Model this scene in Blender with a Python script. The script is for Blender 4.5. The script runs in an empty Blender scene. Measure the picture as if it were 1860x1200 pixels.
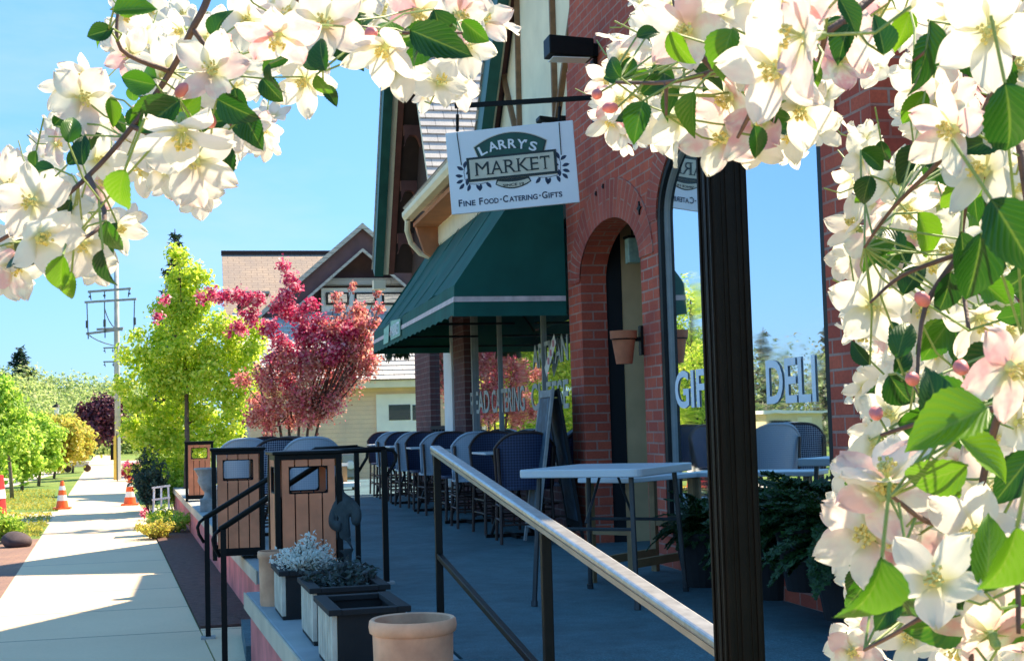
import bpy, bmesh, math, random
import numpy as np
import mathutils
from mathutils import Vector, Matrix, Euler
R = math.radians
random.seed(7)
sc = bpy.context.scene
# ---------------------------------------------------------------- camera
CX, CY, CZ = -3.055, 0.0, 1.0
YAW, PITCH, ROLL, F = R(12.6), R(3.87), R(1.6), 2500.0
_cy, _sy, _cp, _sp = math.cos(YAW), math.sin(YAW), math.cos(PITCH), math.sin(PITCH)
FWD = Vector((_sy*_cp, _cy*_cp, _sp))
_r0 = Vector((_cy, -_sy, 0)); _u0 = _r0.cross(FWD)
RGT = _r0*math.cos(ROLL) - _u0*math.sin(ROLL)
UPV = _u0*math.cos(ROLL) + _r0*math.sin(ROLL)
CAM = Vector((CX, CY, CZ))
cd = bpy.data.cameras.new('camera'); co = bpy.data.objects.new('camera', cd); sc.collection.objects.link(co)
co.matrix_world = Matrix(((RGT.x, UPV.x, -FWD.x, CX), (RGT.y, UPV.y, -FWD.y, CY), (RGT.z, UPV.z, -FWD.z, CZ), (0, 0, 0, 1)))
cd.sensor_width = 36.0; cd.lens = F/1860*36; cd.clip_start = 0.05; cd.clip_end = 3000
sc.camera = co
cd.dof.use_dof = True; cd.dof.focus_distance = 2.2; cd.dof.aperture_fstop = 52
# ---------------------------------------------------------------- light
SUN_EL, SUN_AZ = R(50), R(28)         # azimuth from +X
world = bpy.data.worlds.new("World"); sc.world = world; world.use_nodes = True
wn = world.node_tree.nodes; wl = world.node_tree.links
bg = wn['Background']; sky = wn.new('ShaderNodeTexSky'); sky.sky_type = 'NISHITA'
sky.sun_disc = False; sky.sun_elevation = SUN_EL; sky.sun_rotation = math.pi/2 - SUN_AZ
sky.air_density = 1.0; sky.dust_density = 0.6; sky.ozone_density = 2.0
tint = wn.new('ShaderNodeMix'); tint.data_type = 'RGBA'; tint.blend_type = 'MULTIPLY'; tint.inputs[0].default_value = 1
tint.inputs[7].default_value = (0.66, 0.74, 1.10, 1)
wl.new(sky.outputs[0], tint.inputs[6]); flat_ = wn.new('ShaderNodeMix'); flat_.data_type = 'RGBA'; flat_.inputs[0].default_value = .70; flat_.inputs[7].default_value = (0.46, 1.52, 2.60, 1)
wl.new(tint.outputs[2], flat_.inputs[6])
wtc = wn.new('ShaderNodeTexCoord'); wmp = wn.new('ShaderNodeMapping'); wmp.inputs['Scale'].default_value = (2, 2, 7); wl.new(wtc.outputs['Generated'], wmp.inputs[0])
wno = wn.new('ShaderNodeTexNoise'); wno.inputs['Scale'].default_value = 1.6; wno.inputs['Detail'].default_value = 7; wno.inputs['Roughness'].default_value = .6; wl.new(wmp.outputs[0], wno.inputs['Vector'])
wmr = wn.new('ShaderNodeMapRange'); wl.new(wno.outputs['Fac'], wmr.inputs[0]); wmr.inputs[1].default_value = .52; wmr.inputs[2].default_value = .80; wmr.inputs[4].default_value = .35
cl_ = wn.new('ShaderNodeMix'); cl_.data_type = 'RGBA'; wl.new(wmr.outputs[0], cl_.inputs[0]); wl.new(flat_.outputs[2], cl_.inputs[6]); cl_.inputs[7].default_value = (2.2, 2.6, 2.9, 1)
wl.new(cl_.outputs[2], bg.inputs[0]); bg.inputs[1].default_value = 0.15
sl = bpy.data.lights.new('sun', 'SUN'); sl.energy = 5.0; sl.angle = R(0.6); sl.color = (1.0, 0.84, 0.61)
so = bpy.data.objects.new('sun', sl); sc.collection.objects.link(so)
SD = Vector((math.cos(SUN_EL)*math.cos(SUN_AZ), math.cos(SUN_EL)*math.sin(SUN_AZ), math.sin(SUN_EL)))
so.rotation_euler = SD.to_track_quat('Z', 'Y').to_euler(); so.location = (30, -5, 40)
sc.view_settings.view_transform = 'Standard'; sc.view_settings.look = 'None'
sc.view_settings.exposure = 1.38; sc.view_settings.gamma = 1.0
# ---------------------------------------------------------------- pixel rays to real points
def ray(px, py): return (FWD + RGT*((px-930)/F) + UPV*(-(py-600)/F))
def D(px, py, d): return CAM + ray(px, py)*d
def G(px, py, z=0.0):
    r = ray(px, py); return CAM + r*((z-CZ)/r.z)
def W(px, py, X=0.0):
    r = ray(px, py); return CAM + r*((X-CX)/r.x)
# ---------------------------------------------------------------- objects
def tag(o, label=None, cat=None, group=None, kind=None):
    if label: o['label'] = label
    if cat: o['category'] = cat
    if group: o['group'] = group
    if kind: o['kind'] = kind
    return o
def root(name, label, cat, loc=(0, 0, 0), rz=0.0, group=None):
    o = bpy.data.objects.new(name, None); sc.collection.objects.link(o)
    o.location = loc; o.rotation_euler = (0, 0, rz); o.empty_display_size = 0.1
    return tag(o, label, cat, group)
def kids(o): return [c for c in bpy.data.objects if c.parent == o]
def copy_tree(o, parent=None, cache={}):
    c = o.copy(); sc.collection.objects.link(c); c.parent = parent
    for ch in TREE.get(o.name, []):
        k = copy_tree(ch, c); TREE.setdefault(c.name, []).append(k)
    return c
TREE = {}
def base_of(p):
    v = Vector((0, 0, 0))
    while p is not None:
        v += Vector(p.location); p = p.parent
    return v
def link_mesh(name, me, parent=None, world=False):
    o = bpy.data.objects.new(name, me); sc.collection.objects.link(o)
    if parent is not None:
        o.parent = parent; TREE.setdefault(parent.name, []).append(o)
        if world:
            b = base_of(parent); me.transform(Matrix.Translation(-b))
    return o
class MB:
    def __init__(s): s.v = []; s.f = []; s.m = []; s.uv = {}
    def add(s, vs, fs, mi=0, uvs=None):
        n = len(s.v); s.v += [tuple(x) for x in vs]
        for i, f in enumerate(fs):
            if uvs: s.uv[len(s.f)] = [uvs[j] for j in f]
            s.f.append(tuple(n+j for j in f)); s.m.append(mi)
        return s
    def box(s, x0, x1, y0, y1, z0, z1, mi=0):
        vs = [(x, y, z) for z in (z0, z1) for y in (y0, y1) for x in (x0, x1)]
        return s.add(vs, [(0, 2, 3, 1), (4, 5, 7, 6), (0, 1, 5, 4), (2, 6, 7, 3), (0, 4, 6, 2), (1, 3, 7, 5)], mi)
    def obox(s, c, ax, ay, az, mi=0):   # centre, three half vectors
        c = Vector(c); ax = Vector(ax); ay = Vector(ay); az = Vector(az)
        vs = [c+ax*x+ay*y+az*z for z in (-1, 1) for y in (-1, 1) for x in (-1, 1)]
        return s.add(vs, [(0, 2, 3, 1), (4, 5, 7, 6), (0, 1, 5, 4), (2, 6, 7, 3), (0, 4, 6, 2), (1, 3, 7, 5)], mi)
    def bar(s, a, b, w, h, up=(0, 0, 1), mi=0):
        a = Vector(a); b = Vector(b); d = b-a; t = d.normalized(); u = Vector(up)
        if abs(t.dot(u)) > 0.98: u = Vector((1, 0, 0))
        side = t.cross(u).normalized(); u2 = side.cross(t).normalized()
        return s.obox((a+b)/2, d/2, side*w/2, u2*h/2, mi)
    def prism(s, poly, ext, mi=0):
        n = len(poly); e = Vector(ext); P = [Vector(p) for p in poly]
        nrm = Vector((0, 0, 0))
        for i in range(n): nrm += P[i].cross(P[(i+1) % n])
        if nrm.dot(e) > 0: P = P[::-1]
        vs = P + [p+e for p in P]
        fs = [tuple(range(n)), tuple(range(2*n-1, n-1, -1))] + [(i, i+n, (i+1) % n+n, (i+1) % n) for i in range(n)]
        return s.add(vs, fs, mi)
    def tube(s, pts, r, n=8, mi=0, cap=True):
        P = [Vector(p) for p in pts]; m = len(P)
        rs = r if isinstance(r, (list, tuple)) else [r]*m
        prev = None; rings = []
        for i, p in enumerate(P):
            t = (P[min(i+1, m-1)]-P[max(i-1, 0)])
            t = t.normalized() if t.length > 1e-9 else Vector((0, 0, 1))
            if prev is None: a = t.orthogonal().normalized()
            else:
                a = prev - t*prev.dot(t)
                a = a.normalized() if a.length > 1e-6 else t.orthogonal().normalized()
            prev = a; b = t.cross(a)
            rings.append([p+(a*math.cos(2*math.pi*k/n)+b*math.sin(2*math.pi*k/n))*rs[i] for k in range(n)])
        vs = [v for rr in rings for v in rr]; fs = []
        for i in range(m-1):
            for k in range(n):
                fs.append((i*n+k, i*n+(k+1) % n, (i+1)*n+(k+1) % n, (i+1)*n+k))
        if cap: fs += [tuple(range(n-1, -1, -1)), tuple(range((m-1)*n, m*n))]
        return s.add(vs, fs, mi)
    def lathe(s, prof, c=(0, 0, 0), n=28, mi=0):
        c = Vector(c); m = len(prof); vs = []; fs = []
        for (r, z) in prof:
            for k in range(n):
                a = 2*math.pi*k/n; vs.append(c+Vector((r*math.cos(a), r*math.sin(a), z)))
        for i in range(m-1):
            for k in range(n): fs.append((i*n+k, i*n+(k+1) % n, (i+1)*n+(k+1) % n, (i+1)*n+k))
        return s.add(vs, fs, mi)
    def build(s, name, mats, parent=None, world=False, smooth=False, bevel=0, kind=None, autosm=None):
        me = bpy.data.meshes.new(name); me.from_pydata(s.v, [], s.f)
        if not isinstance(mats, (list, tuple)): mats = [mats]
        for m in mats: me.materials.append(m)
        if len(mats) > 1: me.polygons.foreach_set('material_index', s.m)
        me.update()
        uv = me.uv_layers.new(name='UVMap').data
        for i, p in enumerate(me.polygons):
            n = p.normal; ax = max(range(3), key=lambda k: abs(n[k]))
            for j, li in enumerate(p.loop_indices):
                if i in s.uv: uv[li].uv = s.uv[i][j]; continue
                c = s.v[me.loops[li].vertex_index]
                if ax == 2: uv[li].uv = (c[0], c[1])
                elif ax == 0: uv[li].uv = (c[1], c[2])
                else: uv[li].uv = (c[0], c[2])
        if smooth: me.polygons.foreach_set('use_smooth', [True]*len(me.polygons))
        if autosm:
            me.polygons.foreach_set('use_smooth', [True]*len(me.polygons)); me.set_sharp_from_angle(angle=R(autosm))
        o = link_mesh(name, me, parent, world)
        if bevel:
            b = o.modifiers.new('bevel', 'BEVEL'); b.width = bevel; b.segments = 2; b.limit_method = 'ANGLE'; b.angle_limit = R(40)
        if kind: o['kind'] = kind
        return o
def leaves_mesh(name, C, N, size, mat, parent=None, aspect=0.62, seed=1, world=True, spread=0.35):
    rng = np.random.default_rng(seed); n = len(C)
    C = np.asarray(C, float); N = np.asarray(N, float); N /= np.linalg.norm(N, axis=1)[:, None]+1e-9
    T = rng.normal(size=(n, 3)); T -= N*(T*N).sum(1)[:, None]; T /= np.linalg.norm(T, axis=1)[:, None]+1e-9
    B = np.cross(N, T); L = size*(1+spread*rng.uniform(-1, 1, n))[:, None]
    fold = 0.18*L
    v = np.empty((n, 4, 3)); v[:, 0] = C-T*L*.5; v[:, 1] = C+B*L*aspect*.5+N*fold; v[:, 2] = C+T*L*.5; v[:, 3] = C-B*L*aspect*.5+N*fold
    me = bpy.data.meshes.new(name); me.vertices.add(4*n); me.vertices.foreach_set('co', v.ravel())
    idx = np.arange(n)*4; li = np.stack([idx, idx+1, idx+2, idx, idx+2, idx+3], 1).ravel()
    me.loops.add(6*n); me.loops.foreach_set('vertex_index', li)
    me.polygons.add(2*n); me.polygons.foreach_set('loop_start', np.arange(2*n)*3)
    at = me.attributes.new('lv', 'FLOAT', 'FACE'); at.data.foreach_set('value', np.repeat(rng.uniform(0, 1, n), 2))
    me.materials.append(mat); me.update(calc_edges=True); me.validate()
    return link_mesh(name, me, parent, world)
# ---------------------------------------------------------------- materials
class NT:
    def __init__(s, name):
        s.m = bpy.data.materials.new(name); s.m.use_nodes = True; s.t = s.m.node_tree; s.n = s.t.nodes; s.l = s.t.links
        s.b = s.n['Principled BSDF']; s.out = s.n['Material Output']; s.tc = s.n.new('ShaderNodeTexCoord')
    def noise(s, scale, detail=4, rough=.55, src='Object', vec=None):
        t = s.n.new('ShaderNodeTexNoise'); t.inputs['Scale'].default_value = scale; t.inputs['Detail'].default_value = detail
        t.inputs['Roughness'].default_value = rough
        s.l.new(vec if vec is not None else s.tc.outputs[src], t.inputs['Vector']); return t.outputs['Fac']
    def ramp(s, fac, stops):
        r = s.n.new('ShaderNodeValToRGB'); s.l.new(fac, r.inputs[0]); e = r.color_ramp.elements
        while len(e) < len(stops): e.new(0.5)
        for i, (p, c) in enumerate(stops): e[i].position = p; e[i].color = (*c, 1) if len(c) == 3 else c
        return r.outputs[0]
    def mix(s, fac, a, b, mode='MIX'):
        m = s.n.new('ShaderNodeMix'); m.data_type = 'RGBA'; m.blend_type = mode
        for k, x in ((0, fac), (6, a), (7, b)):
            if isinstance(x, (int, float)): m.inputs[k].default_value = x
            elif isinstance(x, tuple): m.inputs[k].default_value = (*x, 1)
            else: s.l.new(x, m.inputs[k])
        return m.outputs[2]
    def bump(s, h, strength=.3, dist=.01, nrm=None):
        b = s.n.new('ShaderNodeBump'); b.inputs['Strength'].default_value = strength; b.inputs['Distance'].default_value = dist
        s.l.new(h, b.inputs['Height']); 
        if nrm is not None: s.l.new(nrm, b.inputs['Normal'])
        s.l.new(b.outputs[0], s.b.inputs['Normal']); return b.outputs[0]
    def col(s, c): s.l.new(c, s.b.inputs['Base Color'])
def simple(name, c, rough=.6, var=.18, scale=6, bump=.15, metal=0, detail=6, bscale=None, dist=.004, spec=None):
    t = NT(name); f = t.noise(scale, detail)
    lo = tuple(x*(1-var) for x in c); hi = tuple(min(1, x*(1+var)) for x in c)
    t.col(t.ramp(f, [(.3, lo), (.7, hi)])); t.b.inputs['Roughness'].default_value = rough; t.b.inputs['Metallic'].default_value = metal
    if spec is not None: t.b.inputs['Specular IOR Level'].default_value = spec
    if bump: t.bump(t.noise(bscale or scale*8, 3), bump, dist)
    return t.m
def brick_mat(name, c1, c2, mortar, bw=.205, bh=.0765, ms=.0075, swap=False):
    t = NT(name); mp = t.n.new('ShaderNodeMapping')
    t.l.new(t.tc.outputs['UV'], mp.inputs[0])
    if swap: mp.inputs['Rotation'].default_value = (0, 0, math.pi/2)
    # slight wobble of the courses
    nz = t.n.new('ShaderNodeTexNoise'); nz.inputs['Scale'].default_value = 3; t.l.new(mp.outputs[0], nz.inputs['Vector'])
    va = t.n.new('ShaderNodeVectorMath'); va.operation = 'MULTIPLY_ADD'; t.l.new(nz.outputs['Color'], va.inputs[0])
    va.inputs[1].default_value = (.01, .006, 0); t.l.new(mp.outputs[0], va.inputs[2])
    b = t.n.new('ShaderNodeTexBrick'); t.l.new(va.outputs[0], b.inputs['Vector'])
    b.inputs['Scale'].default_value = 1; b.inputs['Brick Width'].default_value = bw; b.inputs['Row Height'].default_value = bh
    b.inputs['Mortar Size'].default_value = ms; b.inputs['Mortar Smooth'].default_value = .2; b.inputs['Bias'].default_value = -.1
    b.inputs['Color1'].default_value = (*c1, 1); b.inputs['Color2'].default_value = (*c2, 1); b.inputs['Mortar'].default_value = (*mortar, 1)
    f = t.noise(2.2, 6); g = t.noise(60, 4)
    c = t.mix(t.ramp(f, [(.35, (0, 0, 0)), (.68, (.8, .8, .8))]), b.outputs['Color'], (c2[0]*.75, c2[1]*.8, c2[2]*.9))
    c = t.mix(.35, c, t.ramp(g, [(.3, (.35, .35, .35)), (.7, (1, 1, 1))]), 'MULTIPLY')
    t.col(c); t.b.inputs['Roughness'].default_value = .85
    inv = t.n.new('ShaderNodeMath'); inv.operation = 'SUBTRACT'; inv.inputs[0].default_value = 1; t.l.new(b.outputs['Fac'], inv.inputs[1])
    ad = t.n.new('ShaderNodeMath'); ad.operation = 'MULTIPLY_ADD'; t.l.new(g, ad.inputs[0]); ad.inputs[1].default_value = .35; t.l.new(inv.outputs[0], ad.inputs[2])
    t.bump(ad.outputs[0], .7, .006); return t.m
def leaf_mat(name, cols, trans=.62, rough=.5, gen=False):
    t = NT(name); a = t.n.new('ShaderNodeAttribute'); a.attribute_name = 'lv'
    n = len(cols); c = t.ramp(a.outputs['Fac'], [((i+.5)/n, cols[i]) for i in range(n)])
    t.col(c); t.b.inputs['Roughness'].default_value = rough
    tr = t.n.new('ShaderNodeBsdfTranslucent'); t.l.new(t.mix(1.0, c, (1.0, 1.15, .5), 'MULTIPLY') if gen else c, tr.inputs[0])
    mx = t.n.new('ShaderNodeMixShader'); mx.inputs[0].default_value = trans
    t.l.new(t.b.outputs[0], mx.inputs[1]); t.l.new(tr.outputs[0], mx.inputs[2]); t.l.new(mx.outputs[0], t.out.inputs[0]); return t.m
M = {}
M['brick'] = brick_mat('red_brick', (.68, .125, .06), (.48, .07, .038), (.48, .29, .23))
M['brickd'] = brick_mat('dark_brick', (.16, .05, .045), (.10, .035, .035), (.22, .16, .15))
M['soldier'] = brick_mat('arch_brick', (.60, .12, .07), (.40, .06, .04), (.46, .26, .20), bw=.30, bh=.075, ms=.007)
M['shingle'] = brick_mat('pale_shingle', (.72, .66, .60), (.55, .51, .47), (.16, .14, .13), bw=.24, bh=.14, ms=.006)
M['roofbrown'] = brick_mat('brown_shingle', (.46, .34, .25), (.39, .29, .22), (.26, .19, .14), bw=.3, bh=.14, ms=.012)
M['siding'] = brick_mat('pale_siding', (.55, .50, .44), (.50, .46, .40), (.2, .18, .15), bw=3, bh=.12, ms=.008)
M['clap'] = brick_mat('beige_siding', (.96, .70, .50), (.94, .67, .48), (.80, .56, .40), bw=5, bh=.1, ms=.006)
M['paver'] = brick_mat('brown_paver', (.34, .19, .13), (.27, .15, .11), (.18, .12, .09), bw=.2, bh=.1, ms=.006)
M['stucco'] = simple('cream_stucco', (.90, .76, .55), .9, .08, 3, .4, bscale=90)
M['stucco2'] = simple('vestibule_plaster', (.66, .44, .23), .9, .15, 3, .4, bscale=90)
M['timber'] = simple('timber_brown', (.23, .11, .045), .7, .25, 12, .3)
M['green'] = simple('fascia_green', (.012, .085, .065), .45, .2, 6, .1)
M['cream'] = simple('cream_trim', (.80, .70, .50), .6, .08, 5, .1)
M['brown'] = simple('brown_bracket', (.13, .042, .03), .7, .2, 8, .2)
M['soffit'] = simple('dark_soffit', (.035, .016, .013), .8, .2, 8, .2)
M['orange'] = simple('soffit_terracotta', (.42, .17, .08), .8, .15, 6, .2)
M['white'] = simple('white_paint', (.80, .79, .76), .5, .05, 5, .08)
M['black'] = simple('black_iron', (.004, .0045, .005), .5, .3, 20, .2, spec=.2)
M['post'] = simple('post_black', (.0045, .0035, .003), .55, .5, 14, .3, spec=.15)
M['steel'] = simple('worn_steel', (.50, .50, .50), .38, .2, 30, .1, metal=.85)
M['frame'] = simple('window_black', (.010, .012, .013), .5, .2, 10, .1, spec=.25)
M['framegrey'] = simple('window_grey', (.22, .23, .23), .5, .12, 10, .1)
M['conc'] = simple('path_concrete', (.56, .48, .38), .9, .10, 1.2, .4, bscale=70)
M['wood'] = simple('slat_wood', (.74, .25, .12), .6, .22, 5, .25)
M['woodg'] = simple('weathered_wood_lit', (.58, .52, .42), .8, .25, 7, .4)  # weathered planter slats, brightened in colour for light bounced off the path
M['woodd'] = simple('planter_dark_wood', (.012, .011, .012), .8, .3, 7, .4)
M['woodn'] = simple('natural_wood', (.30, .19, .09), .7, .2, 7, .3)
M['terra'] = simple('terracotta', (.42, .13, .06), .85, .22, 9, .3)
M['terral'] = simple('pale_terracotta', (.80, .40, .24), .85, .38, 5, .4)
M['pink'] = simple('pink_wall', (.72, .20, .18), .85, .3, 3, .4, bscale=50)
M['mulch'] = simple('mulch', (.11, .055, .045), .95, .4, 14, .8, bscale=40, dist=.02)
M['soil'] = simple('soil', (.03, .022, .016), .95, .4, 20, .8)
M['statue'] = simple('statue_stone', (.045, .06, .065), .8, .45, 14, .4)
M['stone'] = simple('cast_stone', (.33, .32, .31), .85, .3, 10, .4)
M['tabletop'] = simple('white_plastic', (.58, .62, .66), .35, .06, 4, .1)
M['tleg'] = simple('grey_tube', (.05, .055, .06), .45, .15, 10, .1, metal=.4)
M['rattan'] = simple('rattan_frame', (.05, .022, .016), .5, .35, 14, .2)
M['orangecone'] = simple('cone_orange', (.85, .13, .02), .5, .08, 6, .05)
M['reflect'] = simple('cone_band', (.85, .83, .8), .4, .05, 6, .05)
M['red'] = simple('red_paint', (.55, .03, .03), .5, .2, 6, .1)
M['yellow'] = simple('banner_yellow', (.80, .55, .10), .6, .1, 6, .1)
M['bark'] = simple('bark', (.11, .07, .05), .9, .35, 12, .7, dist=.01)
M['barkp'] = simple('bark_grey', (.22, .17, .13), .9, .35, 12, .7, dist=.01)
M['pole'] = simple('pole_wood', (.44, .43, .40), .9, .2, 6, .3)
M['arm'] = simple('crossarm_wood', (.26, .27, .27), .9, .2, 6, .3)
M['wire'] = simple('wire_black', (.05, .06, .07), .7, .1, 6, 0)
M['lampglass'] = simple('frosted_glass', (.75, .78, .8), .2, .05, 4, 0)
M['meter'] = simple('meter_grey', (.30, .31, .31), .5, .1, 6, .1)
M['signface'] = simple('sign_white', (.80, .83, .90), .45, .04, 3, .05)
M['signgreen'] = simple('sign_green', (.004, .07, .05), .5, .2, 12, .05)
M['signdark'] = simple('sign_dark', (.005, .016, .018), .5, .2, 12, .05)
M['signbeige'] = simple('sign_beige', (.58, .55, .45), .5, .1, 12, .05)
M['signblue'] = simple('sign_blue', (.006, .02, .07), .5, .15, 12, .05)
M['vinylgrey'] = simple('faded_vinyl', (.40, .43, .40), .6, .15, 9, 0)
M['railtan'] = simple('rail_underside', (.34, .28, .20), .6, .2, 9, .1)
M['vinyl'] = simple('white_vinyl', (.78, .80, .86), .5, .03, 5, 0)
M['asphalt'] = simple('asphalt', (.10, .10, .10), .9, .2, 3, .4, bscale=60)
M['gravel'] = simple('gravel', (.55, .50, .42), .95, .35, 30, .9, bscale=40, dist=.02)
M['fab'] = simple('cloth_stripe', (.70, .70, .74), .8, .3, 30, .2)
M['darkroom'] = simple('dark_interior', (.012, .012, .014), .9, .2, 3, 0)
M['beigeshed'] = simple('shed_wall', (.72, .60, .38), .85, .08, 3, .2)
def slab():
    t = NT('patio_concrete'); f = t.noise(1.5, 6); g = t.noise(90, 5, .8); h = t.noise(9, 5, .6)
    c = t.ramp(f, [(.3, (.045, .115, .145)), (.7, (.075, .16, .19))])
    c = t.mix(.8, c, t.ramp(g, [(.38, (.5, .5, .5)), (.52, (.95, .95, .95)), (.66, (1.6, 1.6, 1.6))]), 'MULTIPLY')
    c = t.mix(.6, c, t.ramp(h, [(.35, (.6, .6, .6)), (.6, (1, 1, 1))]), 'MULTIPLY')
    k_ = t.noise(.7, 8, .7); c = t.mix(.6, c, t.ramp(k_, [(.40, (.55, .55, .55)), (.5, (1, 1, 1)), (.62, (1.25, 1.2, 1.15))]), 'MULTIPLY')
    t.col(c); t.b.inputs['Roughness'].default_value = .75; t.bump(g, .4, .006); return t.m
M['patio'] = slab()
M['cap'] = simple('cap_concrete', (.30, .33, .34), .85, .15, 3, .4, bscale=60)
M['capedge'] = simple('cap_edge', (.62, .50, .36), .85, .15, 3, .3)
def path_mat():
    t = NT('sidewalk_concrete'); b = t.n.new('ShaderNodeTexBrick'); t.l.new(t.tc.outputs['UV'], b.inputs['Vector'])
    b.offset = 0; b.inputs['Scale'].default_value = 1; b.inputs['Brick Width'].default_value = 40; b.inputs['Row Height'].default_value = 1.5
    b.inputs['Mortar Size'].default_value = .012; b.inputs['Color1'].default_value = (.84, .63, .41, 1); b.inputs['Color2'].default_value = (.76, .57, .38, 1)
    b.inputs['Mortar'].default_value = (.24, .20, .17, 1)
    g = t.noise(50, 4, .7); f = t.noise(.8, 5)
    c = t.mix(.3, b.outputs['Color'], t.ramp(g, [(.3, (.7, .7, .7)), (.7, (1, 1, 1))]), 'MULTIPLY')
    c = t.mix(.5, c, t.ramp(f, [(.3, (.8, .78, .76)), (.7, (1, 1, 1))]), 'MULTIPLY')
    t.col(c); t.b.inputs['Roughness'].default_value = .9; t.bump(g, .3, .004); return t.m
M['path'] = path_mat()
def grass_mat():
    t = NT('lawn_grass'); f = t.noise(.35, 5); g = t.noise(25, 5, .7)
    c = t.ramp(f, [(.3, (.10, .20, .025)), (.55, (.20, .28, .04)), (.75, (.30, .30, .08))])
    c = t.mix(.5, c, t.ramp(g, [(.3, (.5, .5, .5)), (.7, (1, 1, 1))]), 'MULTIPLY')
    t.col(c); t.b.inputs['Roughness'].default_value = .9; t.bump(g, .8, .04); return t.m
M['grass'] = grass_mat()
def glass_mat():
    t = NT('mirror_glass'); gl = t.n.new('ShaderNodeBsdfGlossy'); t.l.new(t.ramp(t.noise(2.5, 6, .7), [(.45, (.004,)*3), (.75, (.06,)*3)]), gl.inputs['Roughness'])
    gl.inputs['Color'].default_value = (.86, .91, .93, 1)
    df = t.b; df.inputs['Base Color'].default_value = (.09, .11, .12, 1); df.inputs['Roughness'].default_value = .15
    fr = t.n.new('ShaderNodeFresnel'); fr.inputs[0].default_value = 1.5
    mr = t.n.new('ShaderNodeMapRange'); t.l.new(fr.outputs[0], mr.inputs[0]); mr.inputs[1].default_value = .04; mr.inputs[2].default_value = .25
    mr.inputs[3].default_value = .35; mr.inputs[4].default_value = .86
    nz = t.noise(1.1, 2); bp = t.n.new('ShaderNodeBump'); bp.inputs['Strength'].default_value = .065; bp.inputs['Distance'].default_value = .02
    t.l.new(nz, bp.inputs['Height']); t.l.new(bp.outputs[0], gl.inputs['Normal'])
    mx = t.n.new('ShaderNodeMixShader'); t.l.new(mr.outputs[0], mx.inputs[0]); t.l.new(df.outputs[0], mx.inputs[1]); t.l.new(gl.outputs[0], mx.inputs[2])
    t.l.new(mx.outputs[0], t.out.inputs[0]); return t.m
M['glass'] = glass_mat()
def awn_mat():
    t = NT('awning_canvas'); w = t.n.new('ShaderNodeTexWave'); w.inputs['Scale'].default_value = 1.6; w.inputs['Distortion'].default_value = 1.5
    w.bands_direction = 'Y'; w.inputs['Detail'].default_value = 3
    t.l.new(t.tc.outputs['Object'], w.inputs['Vector']); f = t.noise(2.5, 5)
    c = t.ramp(f, [(.3, (.0, .075, .062)), (.7, (.004, .115, .095))])
    c = t.mix(.25, c, t.ramp(w.outputs['Fac'], [(.2, (.6, .6, .6)), (.8, (1, 1, 1))]), 'MULTIPLY')
    t.col(c); t.b.inputs['Roughness'].default_value = .85; t.bump(t.noise(160, 2), .25, .002); return t.m
M['awning'] = awn_mat()
M['stripe'] = simple('awning_stripe', (.62, .50, .50), .8, .22, 14, .2)
def weave_mat(name, a, b, sc=42):
    t = NT(name); c = t.n.new('ShaderNodeTexChecker'); c.inputs['Scale'].default_value = sc
    mp = t.n.new('ShaderNodeMapping'); t.l.new(t.tc.outputs['UV'], mp.inputs[0]); mp.inputs['Rotation'].default_value = (0, 0, .78)
    t.l.new(mp.outputs[0], c.inputs['Vector']); c.inputs['Color1'].default_value = (*a, 1); c.inputs['Color2'].default_value = (*b, 1)
    t.l.new(c.outputs['Color'], t.b.inputs['Base Color']); t.b.inputs['Roughness'].default_value = .5
    t.bump(c.outputs['Fac'], .4, .004); return t.m
M['weavepale'] = weave_mat('pale_weave', (.40, .47, .55), (.32, .39, .48), 70)
M['weavedark'] = weave_mat('dark_weave', (.008, .014, .045), (.03, .05, .12), 60)
M['weavedot'] = weave_mat('dotted_weave', (.35, .4, .48), (.012, .02, .07), 70)
M['chalk'] = simple('chalkboard', (.05, .09, .13), .6, .7, 9, .1)
# foliage
M['maple'] = leaf_mat('maple_leaf', [(.32, .52, .03), (.56, .72, .05), (.76, .86, .09), (.88, .88, .18)])
M['mapled'] = leaf_mat('young_tree_leaf', [(.24, .46, .05), (.46, .66, .08), (.66, .80, .16)])
M['yel'] = leaf_mat('yellow_leaf', [(.42, .46, .07), (.60, .54, .10), (.66, .52, .10)])
M['pale'] = leaf_mat('pale_leaf', [(.34, .46, .14), (.42, .54, .18), (.50, .56, .24)])
M['pinkb'] = leaf_mat('pink_bloom', [(.42, .015, .09), (.68, .04, .17), (.85, .14, .28), (.95, .55, .60)], .5)
M['salmon'] = leaf_mat('bronze_leaf', [(.40, .11, .08), (.74, .30, .22), (.88, .56, .42), (.86, .20, .30)], .55)
M['purple'] = leaf_mat('purple_leaf', [(.05, .012, .03), (.09, .02, .045), (.20, .045, .07)], .25)
M['spruce'] = leaf_mat('spruce_needle', [(.018, .045, .035), (.03, .075, .05), (.05, .10, .07)], .15)
M['fern'] = leaf_mat('fern_frond', [(.010, .04, .008), (.018, .065, .012), (.03, .09, .018)], .3)
M['silver'] = leaf_mat('silver_leaf', [(.86, .86, .80), (.92, .92, .86), (.75, .76, .68)], .4)
M['darkplant'] = leaf_mat('shade_plant', [(.04, .06, .05), (.07, .10, .08), (.10, .12, .13)], .25)
M['wood1'] = leaf_mat('far_wood_leaf', [(.14, .22, .07), (.24, .32, .10), (.32, .38, .16), (.30, .28, .20)], .35)
M['wood2'] = leaf_mat('far_wood_mixed', [(.09, .13, .05), (.16, .20, .07), (.20, .17, .10), (.12, .10, .07)], .3)
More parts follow.
